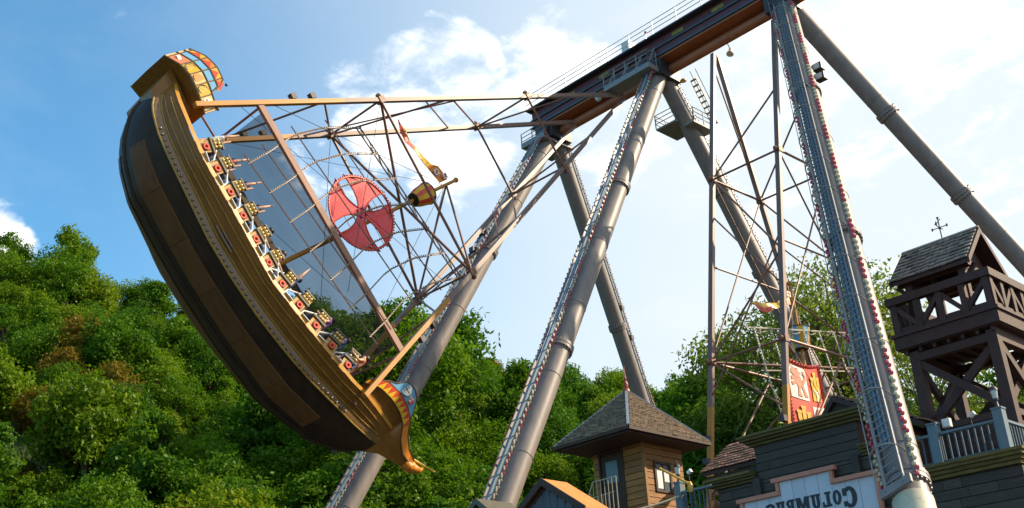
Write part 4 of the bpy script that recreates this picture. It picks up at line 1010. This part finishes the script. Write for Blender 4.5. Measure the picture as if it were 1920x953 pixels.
# gallery
GX0, GX1, GY0, GY1 = 7.62, 9.68, -21.95, -20.0
fl_ = part('gallery_floor', MB().bb(GX0+.02, GX1-.02, GY0+.02, GY1-.02, 6.60, 6.70), 'tower_wood', tw)
for k in range(7): part('joist', MB().bb(GX0+.15+k*.29, GX0+.21+k*.29, GY0+.06, GY1-.06, 6.51, 6.595), 'tower_wood', fl_)
def ring(name, z0, z1, g0, t):
    x0, x1, y0, y1 = GX0-g0, GX1+g0, GY0-g0, GY1+g0
    for q in ((x0, x1, y1-t, y1), (x0, x1, y0, y0+t), (x0, x0+t, y0+t+.002, y1-t-.002), (x1-t, x1, y0+t+.002, y1-t-.002)): part(name, MB().bb(*q, z0, z1), 'tower_wood', tw)
ring('fascia', 6.62, 6.86, .03, .08); ring('fascia', 6.865, 6.93, .07, .14); ring('top_rail', 7.54, 7.70, .05, .16); ring('bottom_rail', 6.95, 7.05, -.02, .09)
for i, (ax0, ay0, ax1, ay1) in enumerate(((GX0, GY1, GX1, GY1), (GX0, GY0, GX1, GY0), (GX0, GY0, GX0, GY1), (GX1, GY0, GX1, GY1))):
    a, b = V(ax0, ay0, 0), V(ax1, ay1, 0); c_ = V(cxm, cym, 0); inn = (c_-(a+b)/2); inn.z = 0; inn = inn.normalized()*.05
    for k in range(5):
        p = a.lerp(b, .04+.92*k/4)+inn; part('gallery_post', MB().bar(p+V(0, 0, 6.93), p+V(0, 0, 7.54), .12, .12, (1, 0, 0)), 'tower_wood', tw)
        if k < 4:
            q = a.lerp(b, .04+.92*(k+1)/4)+inn; s, e = (p, q) if k % 2 else (q, p)
            part('gallery_brace', MB().bar(s+V(0, 0, 7.0), e+V(0, 0, 7.52), .09, .09, (b-a).cross(V(0, 0, 1))), 'tower_wood', tw)
for x, y in ((8.22, -20.38), (9.35, -20.38), (8.22, -21.58), (9.35, -21.58)): part('roof_post', MB().bb(x-.07, x+.07, y-.07, y+.07, 6.7, 8.15), 'tower_wood', tw)
for y in (-20.38, -21.58): part('roof_plate', MB().bb(8.05, 9.55, y-.08, y+.08, 8.0, 8.14), 'tower_wood', tw)
for x in (8.22, 9.35):
    part('tie_beam', MB().bb(x-.06, x+.06, -21.5, -20.45, 8.0, 8.12), 'tower_wood', tw)
    part('knee_brace', MB().bar((x, -20.4, 7.72), (x-.26*(1 if x < 9 else -1), -20.4, 8.02), .08, .08), 'tower_wood', tw)
    part('gable_board', MB().prism([V(x-.02, -20.42, 8.12), V(x-.02, -21.54, 8.12), V(x-.02, -20.98, 8.72)], (.04, 0, 0)), 'tower_wood', tw)
RY = -20.98; rz = 8.93; ez = 8.07; hs = .84; X0, XL = 7.97, 1.63
rf = part('roof', MB().prism([V(X0, RY, rz), V(X0, RY+hs, ez), V(X0, RY+hs, ez-.09), V(X0, RY, rz-.11), V(X0, RY-hs, ez-.09), V(X0, RY-hs, ez)], (XL, 0, 0)), 'tower_wood', tw)
for x in (X0-.04, X0+XL+.004):
    for s_ in (1, -1): part('bargeboard', MB().prism([V(x, RY, rz+.02), V(x, RY+s_*(hs+.03), ez+.01), V(x, RY+s_*(hs+.03), ez-.12), V(x, RY, rz-.12)], (.036, 0, 0)), 'tower_wood', rf)
shingles(rf, (X0+XL, RY+hs, ez), (X0, RY+hs, ez), (X0+XL, RY, rz), (X0, RY, rz), 8, .135, 'shingle_grey', th=.028)
part('shingles', MB().prism([V(X0, RY-hs, ez+.005), V(X0, RY, rz+.005), V(X0, RY, rz+.04), V(X0, RY-hs, ez+.04)], (XL, 0, 0)), 'shingle_grey', rf, False, 'stuff')
part('ridge_cap', MB().prism([V(X0-.03, RY+.06, rz+.0), V(X0-.03, RY, rz+.06), V(X0-.03, RY-.06, rz)], (XL+.06, 0, 0)), 'shingle_grey', rf)
wv = thing('weather_vane', 'thin dark weather vane on the watchtower ridge', 'weather vane', (8.72, RY, rz+.05))
part('rod', MB().tube((8.72, RY, rz+.0), (8.72, RY, rz+.50), .013, 6).ball((8.72, RY, rz+.28), .03), 'dark_steel', wv)
part('direction_arms', MB().tube((8.58, RY, rz+.30), (8.86, RY, rz+.30), .010, 5).tube((8.72, RY-.14, rz+.30), (8.72, RY+.14, rz+.30), .010, 5).box((8.56, RY, rz+.30), (.035, .01, .06)).box((8.88, RY, rz+.30), (.035, .01, .06)), 'dark_steel', wv)
part('pointer', MB().tube((8.65, RY+.05, rz+.46), (8.80, RY-.08, rz+.44), .008, 5).prism([V(8.79, RY-.07, rz+.50), V(8.86, RY-.12, rz+.44), V(8.78, RY-.07, rz+.39)], (0, .012, 0)).ball((8.72, RY, rz+.52), .028), 'dark_steel', wv)
# --- operator booth
bo = thing('operator_booth', 'brown plank booth with pyramid shingle roof and red finial', 'booth', (15.4, -18.4, 3.82))
BX0, BX1, BY0, BY1 = 14.76, 16.2, -19.3, -18.0
part('wall', MB().bb(BX0+.03, BX1-.03, BY0+.03, BY1-.03, 3.82, 5.78), 'booth_dark', bo)
planks(bo, BX0, 15.34, BY1-.03, 3.82, 5.78, .135, 'booth_wood', split=0); planks(bo, 16.0, BX1, BY1-.03, 3.82, 5.78, .135, 'booth_wood', split=0)
planks(bo, BY0, BY1, BX0+.03, 3.82, 4.62, .135, 'booth_wood', 'y', -1, split=0); planks(bo, -18.30, BY1, BX0+.03, 4.62, 5.28, .135, 'booth_wood', 'y', -1, split=0)
planks(bo, BY0, -18.86, BX0+.03, 4.62, 5.28, .135, 'booth_wood', 'y', -1, split=0); planks(bo, BY0, BY1, BX0+.03, 5.28, 5.78, .135, 'booth_wood', 'y', -1, split=0)
part('corner_board', MB().bb(BX0-.02, BX0+.05, BY1-.05, BY1+.02, 3.82, 5.77), 'booth_wood', bo)
dr_ = part('door', MB().bb(15.36, 15.98, BY1-.03, BY1-.008, 3.83, 5.55), 'booth_dark', bo); part('pane', MB().bb(15.50, 15.84, BY1-.006, BY1+.004, 4.95, 5.42), 'glass_dark', dr_)
part('door_frame', MB().bb(15.32, 15.36, BY1-.02, BY1+.03, 3.83, 5.6).bb(15.98, 16.02, BY1-.02, BY1+.03, 3.83, 5.6).bb(15.32, 16.02, BY1-.02, BY1+.032, 5.602, 5.66), 'booth_dark', dr_)
wd = part('window', MB().bb(BX0-.005, BX0+.02, -18.84, -18.32, 4.64, 5.26), 'glass_dark', bo)
part('window_frame', MB().bb(BX0-.03, BX0-.006, -18.86, -18.80, 4.62, 5.28).bb(BX0-.03, BX0-.006, -18.36, -18.30, 4.62, 5.28).bb(BX0-.03, BX0-.006, -18.799, -18.361, 4.62, 4.67).bb(BX0-.03, BX0-.006, -18.799, -18.361, 5.23, 5.28).bb(BX0-.025, BX0-.006, -18.6, -18.57, 4.67, 5.23), 'booth_dark', wd)
part('blind', MB().bb(BX0-.012, BX0-.0065, -18.56, -18.37, 4.70, 5.10).bb(BX0-.012, BX0-.0065, -18.79, -18.62, 4.86, 5.12), 'frame_white', wd)
EX0, EX1, EY0, EY1, EZ = 14.25, 16.42, -19.72, -17.0, 5.74; AP = V(15.40, -18.42, 7.0)
ec = [V(EX0, EY1, EZ), V(EX1, EY1, EZ), V(EX1, EY0, EZ), V(EX0, EY0, EZ)]
rf = part('roof', MB().add([p for p in ec]+[AP]+[p-V(0, 0, .05) for p in ec], [(0, 1, 4), (1, 2, 4), (2, 3, 4), (3, 0, 4), (8, 7, 6, 5), (0, 5, 6, 1), (1, 6, 7, 2), (2, 7, 8, 3), (3, 8, 5, 0)]), 'booth_dark', bo)
part('soffit', MB().bb(EX0+.06, EX1-.06, EY0+.06, EY1-.06, EZ-.10, EZ-.055), 'booth_dark', rf)
for i in range(4):
    a, b = ec[i], ec[(i+1) % 4]; shingles(rf, a, b, AP, AP, 19, .085, 'shingle_booth', each=False, lift=.012, th=.026)
    part('hip_cap', MB().bar(a+V(0, 0, .03), AP+V(0, 0, .03), .06, .03), 'hip_metal', rf)
    part('fascia', MB().bar(a+V(0, 0, -.02), b+V(0, 0, -.02), .05, .08), 'booth_dark', rf)
part('finial', MB().lathe(AP+V(0, 0, -.02), [(.09, 0), (.07, .06), (.035, .08), (.055, .14), (.05, .20), (.02, .26), (.035, .31), (.012, .36), (.004, .62)], 12), 'finial_red', rf, True)
# --- white stair railing beside the booth
wr_ = thing('stair_railing', 'thin white metal railing in front of the booth door', 'railing', (14.8, -17.2, 3.82))
pp = [V(15.75, -17.1, 4.25), V(15.45, -17.1, 4.82), V(14.80, -17.1, 4.82), V(14.80, -17.1, 3.82)]
part('rail', MB().path(pp, .012, 6), 'rope', wr_)
part('rail', MB().path([V(16.2, -17.6, 4.62), V(15.3, -17.6, 4.66)], .010, 6), 'rope', wr_)
for i in range(7): x = 14.92+i*.105; part('baluster', MB().tube((x, -17.1, 3.82), (x, -17.1, 4.82 if x < 15.45 else 4.82-(x-15.45)*1.9), .007, 5), 'rope', wr_)
for i in range(6): x = 15.35+i*.14; part('baluster', MB().tube((x, -17.6, 3.82), (x, -17.6, 4.64), .007, 5), 'rope', wr_)
# rope barrier, log with carved end
rp = [V(14.02, -18.1, 4.36)+(V(15.1, -16.4, 3.98)-V(14.02, -18.1, 4.36))*(i/10)+V(0, 0, -.16*4*(i/10)*(1-i/10)*.5) for i in range(11)]
solo('rope', MB().path(rp, .022, 7), 'rope', 'pale slack rope strung from the railing post past the booth', 'rope', (15.1, -16.4, 3.98), smooth=True)
lg_ = thing('carved_log', 'yellow wooden pole with a carved knob leaning beside the booth window', 'pole', (13.5, -17.9, 3.82))
part('pole', MB().tube((14.12, -17.75, 4.90), (13.50, -17.75, 4.50), .024, 10), 'log_yellow', lg_, True); part('end_knob', MB().ball((14.14, -17.75, 4.91), .035, 9, 6), 'log_yellow', lg_, True)
part('carved_head', MB().lathe((13.44, -17.75, 4.30), [(.03, 0), (.055, .06), (.06, .12), (.04, .18), (.02, .22)], 10).ball((13.48, -17.72, 4.49), .04, 8, 5), 'log_yellow', lg_, True)
part('stand', MB().tube((13.44, -17.78, 3.82), (13.44, -17.78, 4.30), .016, 8), 'booth_dark', lg_, True)
# --- kiosks
def kiosk(label, gx, gz_, s, wl_, wr, slope, depth, rm, bmn):
    t = thing('kiosk', label, 'kiosk', (gx, s-depth/2, GZ), 'gabled entrance kiosks')
    el, er = V(gx+wl_, s, gz_-wl_*slope), V(gx-wr, s, gz_-wr*slope); rd = V(gx, s, gz_); th = .055
    for nm, e in (('roof_slab', el), ('roof_slab', er)):
        part(nm, MB().prism([rd, e, e-V(0, 0, th), rd-V(0, 0, th)], (0, -depth, 0)), rm, t)
        part('verge_board', MB().prism([rd+V(0, .022, .012), e+V(0, .022, .012), e+V(0, .022, -.10), rd+V(0, .022, -.11)], (0, -.02, 0)), rm if rm != 'canopy_orange' else 'booth_dark', t)
    part('gable', MB().prism([rd+V(0, -.10, -.07), V(gx+wl_*.82, s-.10, gz_-wl_*slope*.82-.07), V(gx+wl_*.82, s-.10, GZ), V(gx-wr*.82, s-.10, GZ), V(gx-wr*.82, s-.10, gz_-wr*slope*.82-.07)], (0, -depth+.2, 0)), bmn, t)
    n = 9
    for i in range(n):
        x0, x1 = gx+wl_*.8-(wl_+wr)*.8*i/n, gx+wl_*.8-(wl_+wr)*.8*(i+1)/n; xm = (x0+x1)/2
        zt_ = gz_-max(abs(x0-gx), abs(x1-gx))*slope-.075
        part('board', MB().bb(x1+.004, x0-.004, s-.098, s-.075-random.uniform(0, .006), 1.5, zt_), bmn, t)
    part('trim', MB().bar(rd+V(0, -.09, -.1), el.lerp(rd, .1)+V(0, -.09, -.1), .05, .10), rm if rm != 'canopy_orange' else 'booth_dark', t)
    return t
kiosk('small grey board kiosk with a bright orange gabled canopy', 11.89, 3.645, -12.0, .88, .88, .66, .56, 'canopy_orange', 'grey_board')
k2 = kiosk('dark roof gable just peeking in left of the middle grey leg', 15.64, 4.22, -14.0, 1.1, .7, .78, .9, 'seat_board', 'booth_dark')
for i in range(7): x = 15.64+.10+i*.14; part('slat', MB().bb(x, x+.05, -14.86, -13.96, 4.22-(x-15.64)*.78-.02, 4.22-(x-15.64)*.78+.025), 'shingle_grey', k2)

# ------------------------------------------------------------------ riders
def skin_mesh(name, verts, edges, radii):
    me = bpy.data.meshes.new(name); me.from_pydata([tuple(c*1 for c in v) for v in verts], edges, [])
    o = bpy.data.objects.new('tmp', me); C.objects.link(o)
    sk = o.modifiers.new('s', 'SKIN'); ss = o.modifiers.new('d', 'SUBSURF'); ss.levels = 1
    for i, r in enumerate(radii): me.skin_vertices[0].data[i].radius = (r, r)
    me.skin_vertices[0].data[0].use_root = True
    dg = bpy.context.evaluated_depsgraph_get(); ev = o.evaluated_get(dg); out = bpy.data.meshes.new_from_object(ev); out.name = name
    bpy.data.objects.remove(o)
    out.polygons.foreach_set('use_smooth', [True]*len(out.polygons)); return out
def rider_meshes(raised):
    # metres; sits at the origin, faces -y
    vs = [(0, 0, .09), (0, .02, .30), (0, .03, .50), (0, .02, .60), (0, 0, .68), (0, -.02, .78)]; ra = [.15, .14, .14, .06, .085, .095]; ed = [(0, 1), (1, 2), (2, 3), (3, 4), (4, 5)]
    for s in (-1, 1):
        n = len(vs); vs += [(s*.10, -.05, .08), (s*.12, -.42, .10), (s*.12, -.46, -.30), (s*.12, -.56, -.34)]; ra += [.085, .065, .045, .04]; ed += [(0, n), (n, n+1), (n+1, n+2), (n+2, n+3)]
        n = len(vs)
        if raised: vs += [(s*.17, .02, .52), (s*.26, -.04, .78), (s*.24, -.08, 1.02), (s*.235, -.09, 1.09), (s*.23, -.10, 1.15), (s*.27, -.10, 1.12)]
        else: vs += [(s*.17, .02, .52), (s*.24, -.08, .28), (s*.17, -.33, .30), (s*.16, -.39, .31), (s*.155, -.45, .30), (s*.12, -.41, .33)]
        ra += [.065, .045, .032, .036, .02, .015]; ed += [(2, n), (n, n+1), (n+1, n+2), (n+2, n+3), (n+3, n+4), (n+3, n+5)]
    body = skin_mesh('body', vs, ed, ra); body.materials.append(MT['skin'])
    tv = [(0, 0, .10), (0, .02, .30), (0, .03, .51), (0, .02, .57)]; te = [(0, 1), (1, 2), (2, 3)]; tr_ = [.165, .155, .155, .075]
    for s in (-1, 1):
        n = len(tv); tv += [(s*.17, .02, .52), ((s*.22, -.01, .66) if raised else (s*.21, -.03, .40))]; tr_ += [.08, .062]; te += [(2, n), (n, n+1)]
    shirt = skin_mesh('shirt', tv, te, tr_)
    lv_ = [(0, 0, .07)]; le = []; lr = [.16]
    for s in (-1, 1):
        n = len(lv_); lv_ += [(s*.10, -.05, .08), (s*.12, -.42, .10), (s*.12, -.46, -.24)]; lr += [.095, .075, .055]; le += [(0, n), (n, n+1), (n+1, n+2)]
    tro = skin_mesh('trousers', lv_, le, lr); tro.materials.append(MT['denim'])
    hb = MB(); hb.ball((0, .02/K, .755/K), .108/K, 10, 7); hm_ = hb.mesh('hair', (0, 0, 0), True)
    hm_.transform(Matrix.Translation((0, .012, .025))); hm_.materials.append(MT['hair'])
    return body, shirt, tro, hm_
RU, RD = rider_meshes(True), rider_meshes(False)
CLO = ['cloth_white', 'cloth_purple', 'cloth_orange', 'cloth_red', 'cloth_blue']
ROWY = [2.9-.594*i for i in range(6)]+[-.67-.594*i for i in range(5)]
ORDN = ['first', 'second', 'third', 'fourth', 'fifth', 'sixth', 'seventh', 'eighth', 'ninth', 'tenth', 'last']
RIDE = []
for i in range(11):
    for k, x in enumerate((-1.16, -.55)):
        if (i, k) in ((4, 1), (7, 0), (9, 1)) : continue
        col = (i*3+k*2+(i//4)) % 5; w_ = ['white', 'purple', 'orange', 'red', 'blue'][col]; upr = (i < 4 and k == 0) or (i, k) in ((1, 1), (5, 1), (6, 0), (8, 1))
        RIDE.append((i, x if i < 9 else x*.9, upr, col, '%s shirt%s, ship\'s %s row from the stern, %s seat' % (w_, ' with arms up' if upr else '', ORDN[i], 'outer' if k == 0 else 'inner')))
Msh = Matrix.Translation(ship1.location) @ Matrix.Rotation(R(54.7), 4, 'X')
for i, x, upr, col, lab in RIDE:
    y = ROWY[i]; c = 1 if y > -.3 else -1
    o = thing('person', 'rider in '+lab, 'person', (0, 0, 0), 'riders on the tilted ship', local=True)
    Mx = Msh @ Matrix.Translation(((x)*K, (y+c*.02)*K, (gz(y)+.29)*K)) @ Matrix.Rotation(0 if c > 0 else math.pi, 4, 'Z')
    o.matrix_world = Mx
    bd, shm, tro, hr = RU if upr else RD
    link('body', bd, None, o); s_ = link('shirt', shm.copy(), CLO[col], o); link('trousers', tro, None, o); link('hair', hr, None, o)
